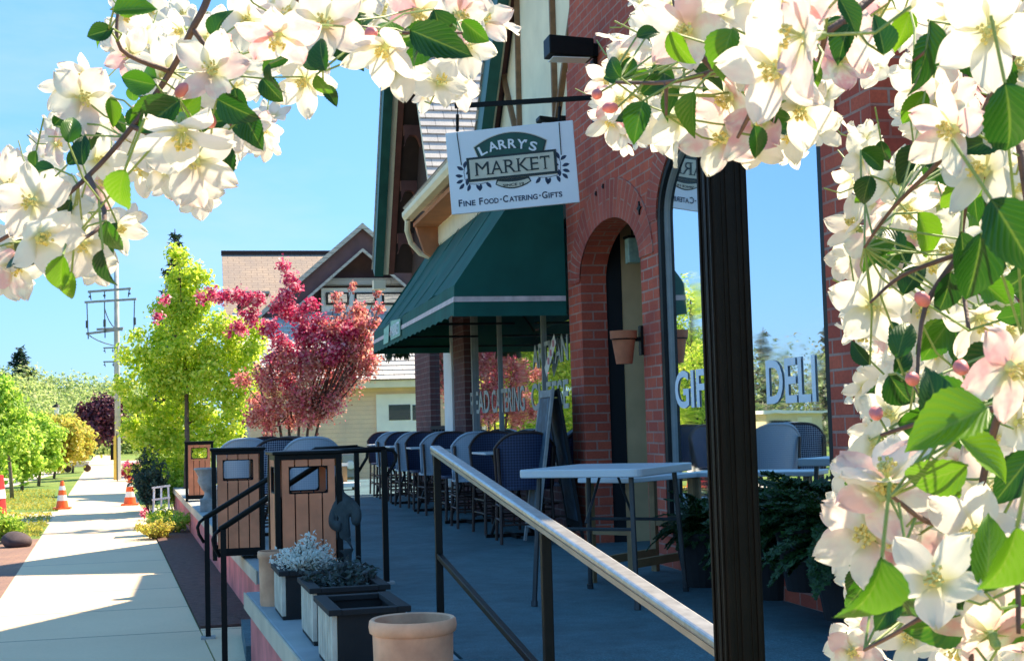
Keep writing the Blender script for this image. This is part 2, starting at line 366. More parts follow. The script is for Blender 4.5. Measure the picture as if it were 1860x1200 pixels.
# ================================================================ helpers for structure
def PY(px, py, Yc):
    r = ray(px, py); return CAM + r*((Yc-CY)/r.y)
def wall(mb, y0, y1, z0, z1, x0, x1, ops=(), mi=0):
    ys = {y0, y1}
    for (a, b, zb, top) in ops:
        n = 28 if top(a) != top((a+b)/2) else 1
        for i in range(n+1): ys.add(a+(b-a)*(0.5-0.5*math.cos(math.pi*i/n)))
    ys = sorted(ys)
    def quad(ya, za0, za1, yb, zb0, zb1):
        v = [(x0, ya, za0), (x0, yb, zb0), (x0, yb, zb1), (x0, ya, za1), (x1, ya, za0), (x1, yb, zb0), (x1, yb, zb1), (x1, ya, za1)]
        mb.add(v, [(0, 3, 2, 1), (4, 5, 6, 7)], mi); return v
    for i in range(len(ys)-1):
        a, b = ys[i], ys[i+1]; m = (a+b)/2; o = None
        for q in ops:
            if q[0]-1e-6 < m < q[1]+1e-6: o = q
        if o is None: quad(a, z0, z1, b, z0, z1)
        else:
            if o[2] > z0+1e-4:
                quad(a, z0, o[2], b, z0, o[2])
                mb.add([(x0, a, o[2]), (x0, b, o[2]), (x1, b, o[2]), (x1, a, o[2])], [(0, 1, 2, 3)], mi)
            ta, tb = o[3](a), o[3](b); quad(a, ta, z1, b, tb, z1)
            mb.add([(x0, a, ta), (x1, a, ta), (x1, b, tb), (x0, b, tb)], [(0, 1, 2, 3)], mi)
    for q in ops:
        for yy in (q[0], q[1]):
            t = q[3](yy); mb.add([(x0, yy, q[2]), (x1, yy, q[2]), (x1, yy, t), (x0, yy, t)], [(0, 1, 2, 3)], mi)
    for yy in (y0, y1): mb.add([(x0, yy, z0), (x1, yy, z0), (x1, yy, z1), (x0, yy, z1)], [(0, 1, 2, 3)], mi)
    mb.add([(x0, y0, z1), (x1, y0, z1), (x1, y1, z1), (x0, y1, z1)], [(0, 1, 2, 3)], mi)
def ell(a, b, zs, rise): return lambda y: zs + rise*math.sqrt(max(0, 1-((y-(a+b)/2)/((b-a)/2))**2))
def text(s, w, h, org, u, v, mat, parent, name='lettering', ext=.003, align='L', world=True, bold=.018):
    c = bpy.data.curves.new(name, 'FONT'); c.body = s; c.size = 1; c.extrude = 0; c.resolution_u = 4; c.offset = bold
    o = bpy.data.objects.new(name, c); me = bpy.data.meshes.new_from_object(o); bpy.data.objects.remove(o); bpy.data.curves.remove(c)
    co = np.empty(len(me.vertices)*3); me.vertices.foreach_get('co', co); co = co.reshape(-1, 3)
    lo, hi = co.min(0), co.max(0); k = (hi-lo)
    co[:, 0] = (co[:, 0]-lo[0])/k[0]*w; co[:, 1] = (co[:, 1]-lo[1])/k[1]*h
    u = np.array(Vector(u).normalized()); v = np.array(Vector(v).normalized()); n = np.cross(u, v)
    P = np.array(org)[None, :] + co[:, 0:1]*u + co[:, 1:2]*v + n*ext
    me.vertices.foreach_set('co', P.ravel()); me.materials.clear(); me.materials.append(mat); me.update()
    me.name = name
    return link_mesh(name, me, parent, world)
# ================================================================ ground
SZ = -0.45
def edgeX(y): return -2.65-.06*(y-10)
g = MB(); g.box(-400, 400, -60, 900, SZ-.3, SZ-.012); g.build('ground', M['grass'], kind='structure')
pr = lambda y: -3.1-.068*(y-10.2)
s = MB(); s.prism([(pr(-6), -6, SZ-.05), (pr(110), 110, SZ-.05), (pr(110)-1.5, 110, SZ-.05), (pr(-6)-1.6, -6, SZ-.05)], (0, 0, .05)); s.build('sidewalk', M['path'], kind='structure')
s = MB(); s.prism([(pr(-6)-1.61, -6, SZ-.05), (pr(20.9)-1.53, 20.9, SZ-.05), (pr(20.9)-2.25, 20.9, SZ-.05), (pr(-6)-2.4, -6, SZ-.05)], (0, 0, .046)); s.build('brick_strip', M['paver'], kind='structure')
s = MB(); s.prism([(pr(-6)-2.41, -6, SZ-.05), (pr(20.9)-2.26, 20.9, SZ-.05), (pr(20.9)-2.42, 20.9, SZ-.05), (pr(-6)-2.6, -6, SZ-.05)], (0, 0, .10)); s.build('kerb', M['conc'], kind='structure')
s = MB(); s.prism([(-2.9, 24.4, SZ-.04), (-2.9, 28.2, SZ-.04), (-60, 29.2, SZ-.04), (-60, 24.6, SZ-.04)], (0, 0, .036)); s.build('gravel_drive', M['gravel'], kind='structure')
s = MB(); s.box(-40, -11.5, -20, 23.5, SZ-.04, SZ-.006); s.build('road', M['asphalt'], kind='structure')
s = MB(); s.box(-60, -6, 70, 78, SZ-.04, SZ+.03); s.build('cross_street', M['conc'], kind='structure')
s = MB(); s.box(-14, -8.8, 40, 60, SZ-.04, SZ-.004); s.build('parking_lot', M['conc'], kind='structure')
s = MB(); s.prism([(pr(10.6)+.01, 10.6, SZ-.04), (pr(24)+.01, 24, SZ-.04), (edgeX(24)+.02, 24, SZ-.04), (edgeX(10.6)+.02, 10.6, SZ-.04)], (0, 0, .06)); s.build('mulch_bed', M['mulch'], kind='structure')
s = MB(); s.prism([(pr(3)+.01, 3, SZ-.04), (pr(10.58)+.01, 10.58, SZ-.04), (-2.60, 10.58, SZ-.04), (-2.45, 3, SZ-.04)], (0, 0, .042)); s.build('landing', M['path'], kind='structure')
# patio slab with a notch for the steps, retaining wall in pink paint and concrete caps
SY0, SY1 = 8.86, 10.12
p = MB()
def pp(poly, z0, z1): p.prism([(a, b, z0) for a, b in poly], (0, 0, z1-z0))
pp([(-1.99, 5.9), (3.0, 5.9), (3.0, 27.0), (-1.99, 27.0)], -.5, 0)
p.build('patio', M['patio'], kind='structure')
p = MB()
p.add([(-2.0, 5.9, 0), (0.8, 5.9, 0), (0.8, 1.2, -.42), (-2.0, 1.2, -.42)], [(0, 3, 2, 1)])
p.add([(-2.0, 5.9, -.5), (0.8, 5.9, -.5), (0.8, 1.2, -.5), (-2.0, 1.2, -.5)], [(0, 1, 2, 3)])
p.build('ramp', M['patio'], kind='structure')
p = MB()
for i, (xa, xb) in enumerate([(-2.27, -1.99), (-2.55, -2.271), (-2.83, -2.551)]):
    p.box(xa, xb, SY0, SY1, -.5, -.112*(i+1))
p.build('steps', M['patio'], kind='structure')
for nm, pts in (('near', [(5.9, -2.62), (8.84, -2.80)]), ('far', [(10.14, -2.68), (27.0, edgeX(27))])):
    w = MB(); (ya, xa), (yb, xb) = pts
    w.prism([(xa, ya, -.5), (-2.0, ya, -.5), (-2.0, yb, -.5), (xb, yb, -.5)], (0, 0, .40))
    t = root('retaining_wall', 'pink painted low wall carrying the pots beside the ramp railing' if nm == 'near' else 'pink painted low wall running beside the mulch bed and path', 'low wall', (xa, ya, -.5))
    w.build('wall_body', M['pink'], t, True)
    c = MB(); c.prism([(xa-.03, ya, -.10), (-2.0, ya, -.10), (-2.0, yb, -.10), (xb-.03, yb, -.10)], (0, 0, .10))
    c.build('cap', M['cap'], t, True, bevel=.012)
    e = MB(); e.bar((xa-.036, ya, -.05), (xb-.036, yb, -.05), .010, .098); e.build('cap_edge', M['capedge'], t, True)
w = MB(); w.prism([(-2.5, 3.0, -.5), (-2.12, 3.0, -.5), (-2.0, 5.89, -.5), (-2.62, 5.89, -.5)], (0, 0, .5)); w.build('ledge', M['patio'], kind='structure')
# ================================================================ the market building
mk = root('market_building', 'red brick market with steep gables, cream stucco and arched openings', 'building', (0, 11, 0))
def B(mb, name, m, par=None, **k): return mb.build(name, m, par or mk, True, **k)
DA, DB = 9.38, 11.0
WA, WB = 6.39, 8.99
dtop = ell(DA, DB, 2.16, .40); wtop = ell(WA, WB, 2.38, .62)
b = MB(); wall(b, 6.06, 11.40, -.02, 3.30, 0, .22, [(DA, DB, -.02, dtop), (WA, WB, .30, wtop)])
b.box(0, 1.9, 5.84, 6.058, -.3, 5.6)
b.box(0, .095, 6.06, 10.70, 3.301, 5.6)
zz = 3.301; yy = 11.36
while zz < 5.5:
    b.box(0, .095, 10.701, yy, zz, zz+.23); zz += .2301; yy = max(10.75, yy-.055)
B(b, 'brick_wall', M['brick'])
b = MB(); b.box(1.9, 2.1, .8, 5.83, -.5, 4.0); b.box(2.1, 6, 5.6, 5.83, -.5, 5.6); B(b, 'added_side_wall', M['brick'])  # out-of-view wall past the near corner, added to shade the floor
# radial brick ring above the door
r = MB(); n = 30; yc = (DA+DB)/2; hw = (DB-DA)/2
for i in range(n):
    a0, a1 = math.pi*i/n, math.pi*(i+1)/n
    def P(a, o): return (-.010, yc-(hw+o)*math.cos(a), 2.16+(.40+o)*math.sin(a))
    L = 2.3*i/n; L1 = 2.3*(i+1)/n
    r.add([P(a0, 0), P(a1, 0), P(a1, .30), P(a0, .30)], [(0, 1, 2, 3)], uvs=[(0, L), (0, L1), (.30, L1), (.30, L)])
    q = [P(a0, .30), P(a1, .30)]; r.add([q[0], q[1], (.0, q[1][1], q[1][2]), (.0, q[0][1], q[0][2])], [(0, 1, 2, 3)])
B(r, 'door_arch', M['soldier'])
r = MB(); n = 36; yc = (WA+WB)/2; hw = (WB-WA)/2
for i in range(n):
    a0, a1 = math.pi*i/n, math.pi*(i+1)/n
    def P(a, o): return (-.006, yc-(hw+o)*math.cos(a), 2.38+(.62+o)*math.sin(a))
    L = 3.3*i/n; L1 = 3.3*(i+1)/n
    r.add([P(a0, 0), P(a1, 0), P(a1, .22), P(a0, .22)], [(0, 1, 2, 3)], uvs=[(0, L), (0, L1), (.22, L1), (.22, L)])
B(r, 'window_arch', M['soldier'])
# vestibule behind the arch
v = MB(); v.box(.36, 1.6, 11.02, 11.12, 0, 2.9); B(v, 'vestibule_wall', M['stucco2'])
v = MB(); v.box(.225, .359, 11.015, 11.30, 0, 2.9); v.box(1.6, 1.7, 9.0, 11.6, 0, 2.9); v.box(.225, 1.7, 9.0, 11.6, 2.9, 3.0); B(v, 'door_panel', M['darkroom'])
# big window
def outline(a, b, zb, top, k=40):
    pts = [(a, zb)]
    for i in range(k+1):
        y = (a+b)/2-(b-a)/2*math.cos(math.pi*i/k); pts.append((y, top(y)))
    pts.append((b, zb)); return pts
def frame(mb, a, b, zb, zs, rise, o0, o1, x0, x1):
    A = outline(a+o0, b-o0, zb+o0, ell(a+o0, b-o0, zs, rise-o0)); Bp = outline(a+o1, b-o1, zb+o1, ell(a+o1, b-o1, zs, rise-o1))
    n = len(A)
    for i in range(n):
        j = (i+1) % n
        q = [(x0, *A[i]), (x0, *A[j]), (x0, *Bp[j]), (x0, *Bp[i]), (x1, *A[i]), (x1, *A[j]), (x1, *Bp[j]), (x1, *Bp[i])]
        mb.add(q, [(0, 1, 2, 3), (7, 6, 5, 4), (3, 2, 6, 7), (0, 4, 5, 1)])
f = MB(); frame(f, WA, WB, .30, 2.38, .62, .001, .055, .004, .20); win = B(f, 'window', M['frame'])
f = MB(); frame(f, WA, WB, .30, 2.38, .62, .056, .082, .034, .15); B(f, 'inner_frame', M['framegrey'], win)
pl = outline(WA+.03, WB-.03, .33, ell(WA+.03, WB-.03, 2.38, .59))
gm = MB(); gm.add([(.052, y, z) for y, z in pl], [tuple(range(len(pl)))[::-1]]); B(gm, 'glass', M['glass'], win)
GX = .048
a_ = W(1228, 738, GX); b_ = W(1312, 738, GX)
text('GIFTS', abs(b_.y-a_.y)*1.18, .25, (GX, a_.y, 1.07), (0, -1, 0), (0, 0, 1), M['vinyl'], win)
a_ = W(1394, 733, GX); b_ = W(1484, 731, GX)
text('DELI', abs(b_.y-a_.y), .245, (GX, a_.y, 1.07), (0, -1, 0), (0, 0, 1), M['vinyl'], win)
s = MB(); s.box(-.04, .22, WA-.05, WB+.05, .22, .298); B(s, 'window_sill', M['brick'])
# storefront under the awning
Y1 = 16.38
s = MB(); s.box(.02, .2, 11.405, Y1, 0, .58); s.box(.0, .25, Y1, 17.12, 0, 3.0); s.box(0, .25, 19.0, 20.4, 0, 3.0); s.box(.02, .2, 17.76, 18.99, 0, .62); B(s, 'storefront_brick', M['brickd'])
s = MB(); s.box(-.02, .12, 17.15, 17.74, 0, 2.95); B(s, 'corner_board', M['white'])
gm = MB(); gm.box(.07, .09, 11.41, Y1-.01, .62, 2.95); sw = B(gm, 'storefront_window', M['glass'])
fm = MB(); fm.box(.0, .1, 11.41, Y1-.01, .585, .63)
fm.box(.03, .1, 16.02, 16.08, .63, 2.95)
for q in (14.6, 12.6): fm.box(.045, .1, q, q+.035, .63, 2.95)
B(fm, 'mullion', M['framegrey'], sw)
gm = MB(); gm.box(.07, .09, 17.75, 19.0, .7, 2.95); sw2 = B(gm, 'side_window', M['glass'])
fm = MB(); fm.box(0, .1, 17.76, 18.99, .62, .70)
for k in range(5): fm.box(-.01, .05, 17.8+k*.25, 17.86+k*.25, .70, .95)
fm.box(-.01, .06, 17.76, 18.99, .951, 1.0)
B(fm, 'window_rail', M['woodd'], sw2)
def wtext(st, pa, pb, ytop, ybot, tilt=0):
    a_ = W(pa, ybot, .069); b_ = W(pb, ybot, .069); t_ = W(pa, ytop, .069)
    text(st, abs(b_.y-a_.y), abs(t_.z-a_.z), (.069, a_.y, a_.z), (0, -1, tilt), (0, 0, 1), M['vinylgrey'], sw)
wtext('BREAD', 848, 890, 714, 752); wtext('CATERING', 894, 954, 708, 750); wtext('CHEESE', 966, 1034, 697, 746)
wtext('ARTISAN', 968, 1033, 628, 672, .02)
# cream band with scalloped edge, soffit, gutter
s = MB(); s.box(-.26, .19, 11.42, 16.35, 2.99, 3.42)
y = 11.45
while y < 16.3:
    s.prism([(-.285, y, 3.20), (-.285, y+.13, 3.20), (-.285, y+.065, 3.08)], (.024, 0, 0)); y += .135
s.box(-.285, -.261, 11.42, 16.35, 3.201, 3.40); B(s, 'scalloped_trim', M['cream'])
s = MB(); s.box(-.58, -.286, 12.4, 16.38, 3.402, 3.45); s.prism([(-.56, 16.381, 3.45), (-.1, 16.381, 3.45), (-.1, 16.381, 2.85), (-.45, 16.381, 3.1)], (0, .1, 0)); B(s, 'soffit', M['orange'])
s = MB(); s.prism([(-.68, 12.4, 3.48), (-.59, 12.4, 3.48), (-.59, 12.4, 3.58), (-.71, 12.4, 3.58), (-.71, 12.4, 3.53)], (0, 4.02, 0))
s.tube([(-.66, 16.3, 3.47), (-.66, 16.36, 3.36), (-.60, 16.46, 3.22), (-.48, 16.52, 3.10), (-.34, 16.52, 3.05)], .034, 8)
B(s, 'gutter', M['cream'])
s = MB(); s.prism([(-.66, 12.4, 3.60), (.0, 12.4, 3.62), (.0, 12.4, 3.68), (-.70, 12.4, 3.64)], (0, 4.02, 0)); B(s, 'porch_roof', M['shingle'])
# near gable: stucco, timbers, bargeboard, roof
AY, AZ, BY_, BZ = 10.4, 8.9, 15.15, 3.5
s = MB(); s.prism([(.10, 5.9, 3.5), (.10, BY_-.1, 3.5), (.10, AY, AZ-.15)], (.12, 0, 0)); B(s, 'stucco_gable', M['stucco'])
for (p0, p1, wd) in (((940, -12), (945, 228), .05), ((906, 95), (938, 236), .05), ((1004, -12), (1011, 232), .055), ((1046, -12), (1011, 236), .055)):
    t = MB(); t.bar(W(*p0, .085), W(*p1, .085), .045, .07, (1, 0, 0)); B(t, 'timber', M['timber'])
def rake(y0, z0, y1, z1, bands, thick, x_end, roofmat, flip=1):
    d = Vector((0, y1-y0, z1-z0)).normalized(); nrm = Vector((0, -d.z, d.y))
    if nrm.z < 0: nrm = -nrm
    res = []
    for (xa, xb, m, dn, nm) in bands:
        mb = MB(); a = Vector((xa, y0, z0)); bb = Vector((xa, y1, z1))
        mb.prism([a-nrm*dn, bb-nrm*dn, bb+nrm*thick, a+nrm*thick], (xb-xa, 0, 0)); B(mb, nm, M[m])
    xa = bands[-1][1]+.001; mb = MB(); a = Vector((xa, y0, z0)); bb = Vector((xa, y1, z1))
    mb.prism([a, bb, bb+nrm*thick, a+nrm*thick], (x_end-xa, 0, 0)); B(mb, 'roof', M['soffit'])
    mb = MB(); x0 = bands[0][0]-.02; L = math.hypot(y1-y0, z1-z0)
    q = [Vector((x0, y0, z0))+nrm*(thick+.006), Vector((x_end, y0, z0))+nrm*(thick+.006), Vector((x_end, y1, z1))+nrm*(thick+.006), Vector((x0, y1, z1))+nrm*(thick+.006)]
    uv = [(x0, 0), (x_end, 0), (x_end, L), (x0, L)]
    # courses with real butt edges
    k = int(L/.14); qs = []
    for i in range(k):
        f0, f1 = i/k, (i+1)/k
        a0 = q[0].lerp(q[3], f0)+nrm*.02; b0 = q[1].lerp(q[2], f0)+nrm*.02; a1 = q[0].lerp(q[3], f1); b1 = q[1].lerp(q[2], f1)
        mb.add([a0, b0, b1, a1, a0-nrm*.02, b0-nrm*.02], [(0, 1, 2, 3), (4, 5, 1, 0)], uvs=[(x0, f0*L), (x_end, f0*L), (x_end, f1*L-.011), (x0, f1*L-.011), (x0, f0*L), (x_end, f0*L)])
    B(mb, 'roof_shingles', M[roofmat])
GB = [(-.12, .0, 'green', .16, 'bargeboard'), (.001, .045, 'cream', .05, 'bargeboard_trim'), (.046, .095, 'brown', .02, 'rafter')]
rake(BY_, BZ, AY, AZ, GB, .10, 5, 'shingle')
rake(5.65, BZ, AY, AZ, GB, .10, 5, 'shingle')
# far gable
FY0, FY1, FZ0 = 16.45, 20.95, 3.36; FA = (18.7, 6.95)
GB2 = [(-.52, -.385, 'green', .12, 'bargeboard'), (-.384, -.30, 'cream', .06, 'bargeboard_trim'), (-.299, -.21, 'brown', .05, 'rafter')]
rake(FY1, FZ0, FA[0], FA[1], GB2, .10, 5, 'shingle')
rake(FY0, FZ0, FA[0], FA[1], [(-.30, -.27, 'cream', .06, 'bargeboard_trim'), (-.269, -.21, 'brown', .03, 'rafter')], .08, 5, 'shingle')
s = MB(); s.prism([(.03, FY0+.1, 3.0), (.03, FY1-.1, 3.0), (.03, FA[0], FA[1]-.15)], (.15, 0, 0)); B(s, 'gable_wall', M['soffit'])
sl_ = (FA[1]-FZ0)/(FY1-FA[0])
for z in (6.1, 5.35, 4.62, 3.9):
    k = MB(); yb = FY1-(z-FZ0)/sl_-.10
    k.box(-.209, .029, yb-.10, yb+.02, z-.14, z)
    n = 8
    for i in range(n):   # arched web below the lookout
        x0 = -.209+.238*i/n; x1 = -.209+.238*(i+1)/n
        h = lambda x: .16*abs((x+.09)/.119)**3+.004
        k.add([(x0, yb-.10, z-.14), (x1, yb-.10, z-.14), (x1, yb-.10, z-.14-h(x1)), (x0, yb-.10, z-.14-h(x0)), (x0, yb+.02, z-.14-h(x0)), (x1, yb+.02, z-.14-h(x1))], [(0, 1, 2, 3), (3, 2, 5, 4)])
    B(k, 'bracket', M['brown'])
s = MB(); s.box(-.54, -.36, FY1-.16, FY1+.05, 3.10, 3.24); B(s, 'cornice', M['cream'])
# solid backing
s = MB(); s.box(.26, 6, 11.61, 20.3, 0, 3.4); s.box(1.71, 6, 6.06, 11.6, 0, 3.4); B(s, 'inner_wall', M['darkroom'])
s = MB(); s.box(.23, 1.7, 6.06, 8.99, 3.0, 3.4); s.box(.6, .62, 6.07, 8.98, 0, 2.99); B(s, 'room_shell', M['darkroom'])
# ================================================================ awning
aw = root('awning', 'dark green canvas awning with a pale stripe over the storefront', 'awning', (0, 11.5, 2))
AYn, AYf = 11.48, 17.25; XF, XT, ZF, ZT, ZB = -.98, -.29, 2.19, 3.16, 1.92
c = MB(); ny = 60; nx = 10
def ap(i, j):
    y = AYn+(AYf-AYn)*i/ny; f = j/nx; sag = .035*math.sin(math.pi*f)*(0.6+.4*math.cos(2*math.pi*i*2/ny*2))
    return (XF+(XT-XF)*f, y, ZF+(ZT-ZF)*f-sag+.016*mathutils.noise.noise(Vector((y*1.7, f*3, 0)))+.008*math.sin(y*5+f*2)*math.sin(math.pi*f))
vs = [ap(i, j) for i in range(ny+1) for j in range(nx+1)]
c.add(vs, [(i*(nx+1)+j, (i+1)*(nx+1)+j, (i+1)*(nx+1)+j+1, i*(nx+1)+j+1) for i in range(ny) for j in range(nx)])
for yy in (AYn, AYf):
    c.add([(XF, yy, ZF), (XT, yy, ZT), (-.002, yy, ZT), (-.002, yy, ZF)], [(0, 1, 2, 3)])
c.add([(XT, AYn, ZT), (XT, AYf, ZT), (-.02, AYf, ZT), (-.02, AYn, ZT)], [(0, 1, 2, 3)])
c.build('canopy', M['awning'], aw, True, autosm=30)
v = MB(); k = 90
def sc_(y): return ZB+.018*abs(math.sin((y-AYn)*math.pi/.32))
for i in range(k):
    a0 = AYn+(AYf-AYn)*i/k; a1 = AYn+(AYf-AYn)*(i+1)/k
    v.add([(XF, a0, ZF), (XF, a1, ZF), (XF-.012, a1, sc_(a1)), (XF-.012, a0, sc_(a0))], [(0, 1, 2, 3)])
for yy in (AYn, AYf): v.add([(XF, yy, ZF), (-.002, yy, ZF), (-.002, yy, ZB), (XF-.012, yy, ZB)], [(0, 1, 2, 3)])
v.build('valance', M['awning'], aw, True)
st = MB(); st.add([(XF-.008, AYn-.006, 2.09), (XF-.008, AYf, 2.09), (XF-.012, AYf, 2.045), (XF-.012, AYn-.006, 2.045)], [(0, 1, 2, 3)])
st.add([(XF-.008, AYn-.006, 2.09), (-.004, AYn-.006, 2.09), (-.004, AYn-.006, 2.045), (XF-.012, AYn-.006, 2.045)], [(0, 3, 2, 1)])
st.build('stripe', M['stripe'], aw, True)
st = MB(); st.add([(XF-.02, 14.7, 2.16), (XF-.02, 15.5, 2.20), (XF-.024, 15.5, 1.98), (XF-.024, 14.7, 1.98)], [(0, 1, 2, 3)])
st.add([(XF-.02, 15.62, 2.17), (XF-.02, 16.1, 2.15), (XF-.024, 16.15, 1.97), (XF-.024, 15.7, 1.97)], [(0, 1, 2, 3)])
st.build('patch', simple('patch_pale_green', (.30, .52, .42), .8, .3, 18, .2), aw, True)
text('MARKET', .72, .13, (XF-.027, 15.46, 2.01), (0, -1, 0), (0, 0, 1), M['vinyl'], aw)
for yy in (12.63, 13.78, 14.93, 16.08):
    sm_ = MB()
    for i in range(8):
        f0, f1 = i/8, (i+1)/8; q_ = lambda f: Vector((XF+(XT-XF)*f-.004, yy, ZF+(ZT-ZF)*f-.035*math.sin(math.pi*f)*.7+.012)); sm_.bar(q_(f0), q_(f1), .02, .006)
    sm_.build('seam', M['awning'], aw, True)
fr = MB()
for yy in (AYn+.04, 13.4, 15.3, AYf-.04):
    fr.tube([(XF+.03, yy, 2.0), (-.03, yy, 2.0)], .012, 6); fr.tube([(XF+.03, yy, ZF-.02), (XT, yy, ZT-.06)], .012, 6)
fr.tube([(XF+.03, AYn+.04, 2.0), (XF+.03, AYf-.04, 2.0)], .014, 6)
fr.build('awning_frame', M['black'], aw, True)
# ================================================================ hanging sign
SY = 10.95
sg = root('hanging_sign', 'white hanging board with green arched banner and dark lettering on an iron bar', 'sign')
Lp, Rp = D(808, 238, 10.95), D(1040, 222, 10.85)
U = (Rp-Lp).normalized(); V = Vector((0, 0, 1)); V = (V-U*V.dot(U)).normalized()
V = (V - U*.035).normalized(); U = (U-V*U.dot(V)).normalized(); Nn = U.cross(V)
BL = D(822, 387, 10.95); Cn = (Lp+Rp)/2 + ((BL-Lp)/2)
SW = (Rp-Lp).length; SH = (BL-Lp).length; sk = SW/1.03
def S(u, v, n=0): return Cn + U*u*sk + V*v*sk + Nn*n
sg.location = (0, 0, 0)
b = MB(); b.obox(Cn, U*SW/2, V*SH/2, Nn*.014); bd = b.build('board', M['signface'], sg, bevel=.004)
def flat(name, pts, m, n):
    k = MB()
    for poly in pts: k.prism([S(u, v, n) for u, v in poly], Nn*.0018)
    return k.build(name, M[m], bd)
def arc(u0, v0, um, r, k=14):   # from (-u0,v0) over (0,um) to (u0,v0)
    return [(-u0+2*u0*i/k, v0+(um-v0)*(1-(2*i/k-1)**2)) for i in range(k+1)]
def band(o, i): return [[o[j], o[j+1], i[j+1], i[j]] for j in range(len(o)-1)]
flat('banner', band(arc(.300, .195, .290, 0), arc(.262, .075, .12, 0)), 'signbeige', .0145)
flat('banner', band(arc(.292, .190, .283, 0), arc(.256, .082, .12, 0)), 'signdark', .0165)
flat('banner', band(arc(.280, .186, .276, 0), arc(.245, .09, .165, 0)), 'signgreen', .0185)
flat('banner', band(arc(.262, .10, .155, 0), arc(.262, .08, .08, 0)), 'signgreen', .0178)
flat('panel_border', [[(-.362, .111), (.362, .111), (.362, -.085), (-.362, -.085)]], 'signdark', .0205)
flat('panel', [[(-.340, .092), (.340, .092), (.340, -.064), (-.340, -.064)]], 'signbeige', .0225)
flat('medallion', band([(-.13+.26*i/8, -.0855) for i in range(9)], [(-.145+.29*i/8, -.125-.045*(1-(i/4-1)**2)) for i in range(9)]), 'signdark', .0145)
flat('medallion', band([(-.122+.244*i/8, -.10-.015*(1-(i/4-1)**2)) for i in range(9)], [(-.135+.27*i/8, -.122-.038*(1-(i/4-1)**2)) for i in range(9)]), 'signbeige', .0165)
def stext(s_, u0, u1, v0, h, m, n, par=None, rot=0, b_=.022):
    u_ = (U*math.cos(rot)+V*math.sin(rot)); v_ = (V*math.cos(rot)-U*math.sin(rot))
    return text(s_, (u1-u0)*sk, h*sk, S(u0, v0, n), u_, v_, M[m], bd, world=False, bold=b_)
ltr = "LARRY'S"; us = [-.238, -.168, -.090, -.018, .050, .118, .142]; ws = [.060, .076, .066, .066, .072, .016, .062]
for ch, u0, wd in zip(ltr, us, ws):
    um = u0+wd/2; sl = -2*(.286-.19)/.29**2*um*.85; vb = .096+.058*(1-(um/.25)**2)
    stext(ch, u0, u0+wd, vb+(.05 if ch == "'" else 0), .076 if ch != "'" else .024, 'vinyl', .0215, rot=math.atan(sl))
us = [(-.292, -.185), (-.168, -.075), (-.058, .028), (.045, .135), (.150, .215), (.228, .305)]
srf = MB()
for ch, (u0, u1) in zip('MARKET', us):
    stext(ch, u0, u1, -.040, .105, 'signdark', .025, b_=0)
    feet = {'M': [(u0+.006, -.040), (u1-.006, -.040)], 'A': [(u0+.006, -.040), (u1-.006, -.040)],
            'R': [(u0+.008, -.040), (u1-.004, -.040), (u0+.004, .060)], 'K': [(u0+.008, -.040), (u1-.004, -.040), (u0+.008, .060), (u1-.006, .060)],
            'E': [(u0+.003, -.040), (u0+.003, .060)], 'T': [((u0+u1)/2, -.040)]}[ch]
    for (u, v) in feet: srf.obox(S(u, v+.0025, .0256), U*.015*sk, V*.0035*sk, Nn*.0006)
    if ch in 'ET': 
        srf.obox(S(u1-.003, .052, .0256), U*.003*sk, V*.011*sk, Nn*.0006)
    if ch == 'T': srf.obox(S(u0+.003, .052, .0256), U*.003*sk, V*.011*sk, Nn*.0006)
srf.build('serifs', M['signdark'], bd)
stext('SINCE 19', -.085, .085, -.150, .022, 'signdark', .0185)
xs = -.452
for wds, big in (('F', 1), ('INE', 0), (' ', 0), ('F', 1), ('OOD', 0), ('·', 2), ('C', 1), ('ATERING', 0), ('·', 2), ('G', 1), ('IFTS', 0)):
    if wds == ' ': xs += .022; continue
    if big == 2:
        k = MB(); k.obox(S(xs+.012, -.247, .0155), U*.007*sk, V*.005*sk, Nn*.0008); k.build('dot', M['signblue'], bd); xs += .028; continue
    h = .056 if big else .043
    wd = {'F': .030, 'INE': .098, 'OOD': .118, 'C': .042, 'ATERING': .228, 'G': .044, 'IFTS': .110}[wds]
    stext(wds, xs, xs+wd, -.275, h, 'signblue', .0148); xs += wd+.008
lv = MB(); random.seed(3)
def oleaf(u, v, a, L=.062):
    d = (math.cos(a), math.sin(a)); q = (-d[1], d[0]); k = 6; P = []
    for i in range(k+1):
        t = i/k; w = .017*math.sin(math.pi*t)**.8; P.append((u+d[0]*L*t+q[0]*w, v+d[1]*L*t+q[1]*w))
    for i in range(k-1, 0, -1):
        t = i/k; w = -.011*math.sin(math.pi*t)**.8; P.append((u+d[0]*L*t+q[0]*w, v+d[1]*L*t+q[1]*w))
    lv.prism([S(a_, b_, .0145) for a_, b_ in P], Nn*.0012)
for sgn in (-1, 1):
    for (u, v, a) in ((.385, .03, 1.9), (.39, .02, .55), (.40, -.03, .2), (.40, -.06, -.35), (.395, -.09, -.8), (.375, -.02, 2.6), (.35, -.10, -1.2), (.30, -.11, -2.1), (.26, -.105, -1.3), (.22, -.10, -2.3), (.37, -.05, -1.5)):
        oleaf(sgn*u, v, a if sgn > 0 else math.pi-a)
    pts = [S(sgn*u, v, .0155) for u, v in ((.20, -.10), (.28, -.108), (.35, -.10), (.385, -.06), (.39, 0), (.38, .04))]
    lv.tube(pts, .0022, 5)
lv.build('olive_sprig', M['signblue'], bd)
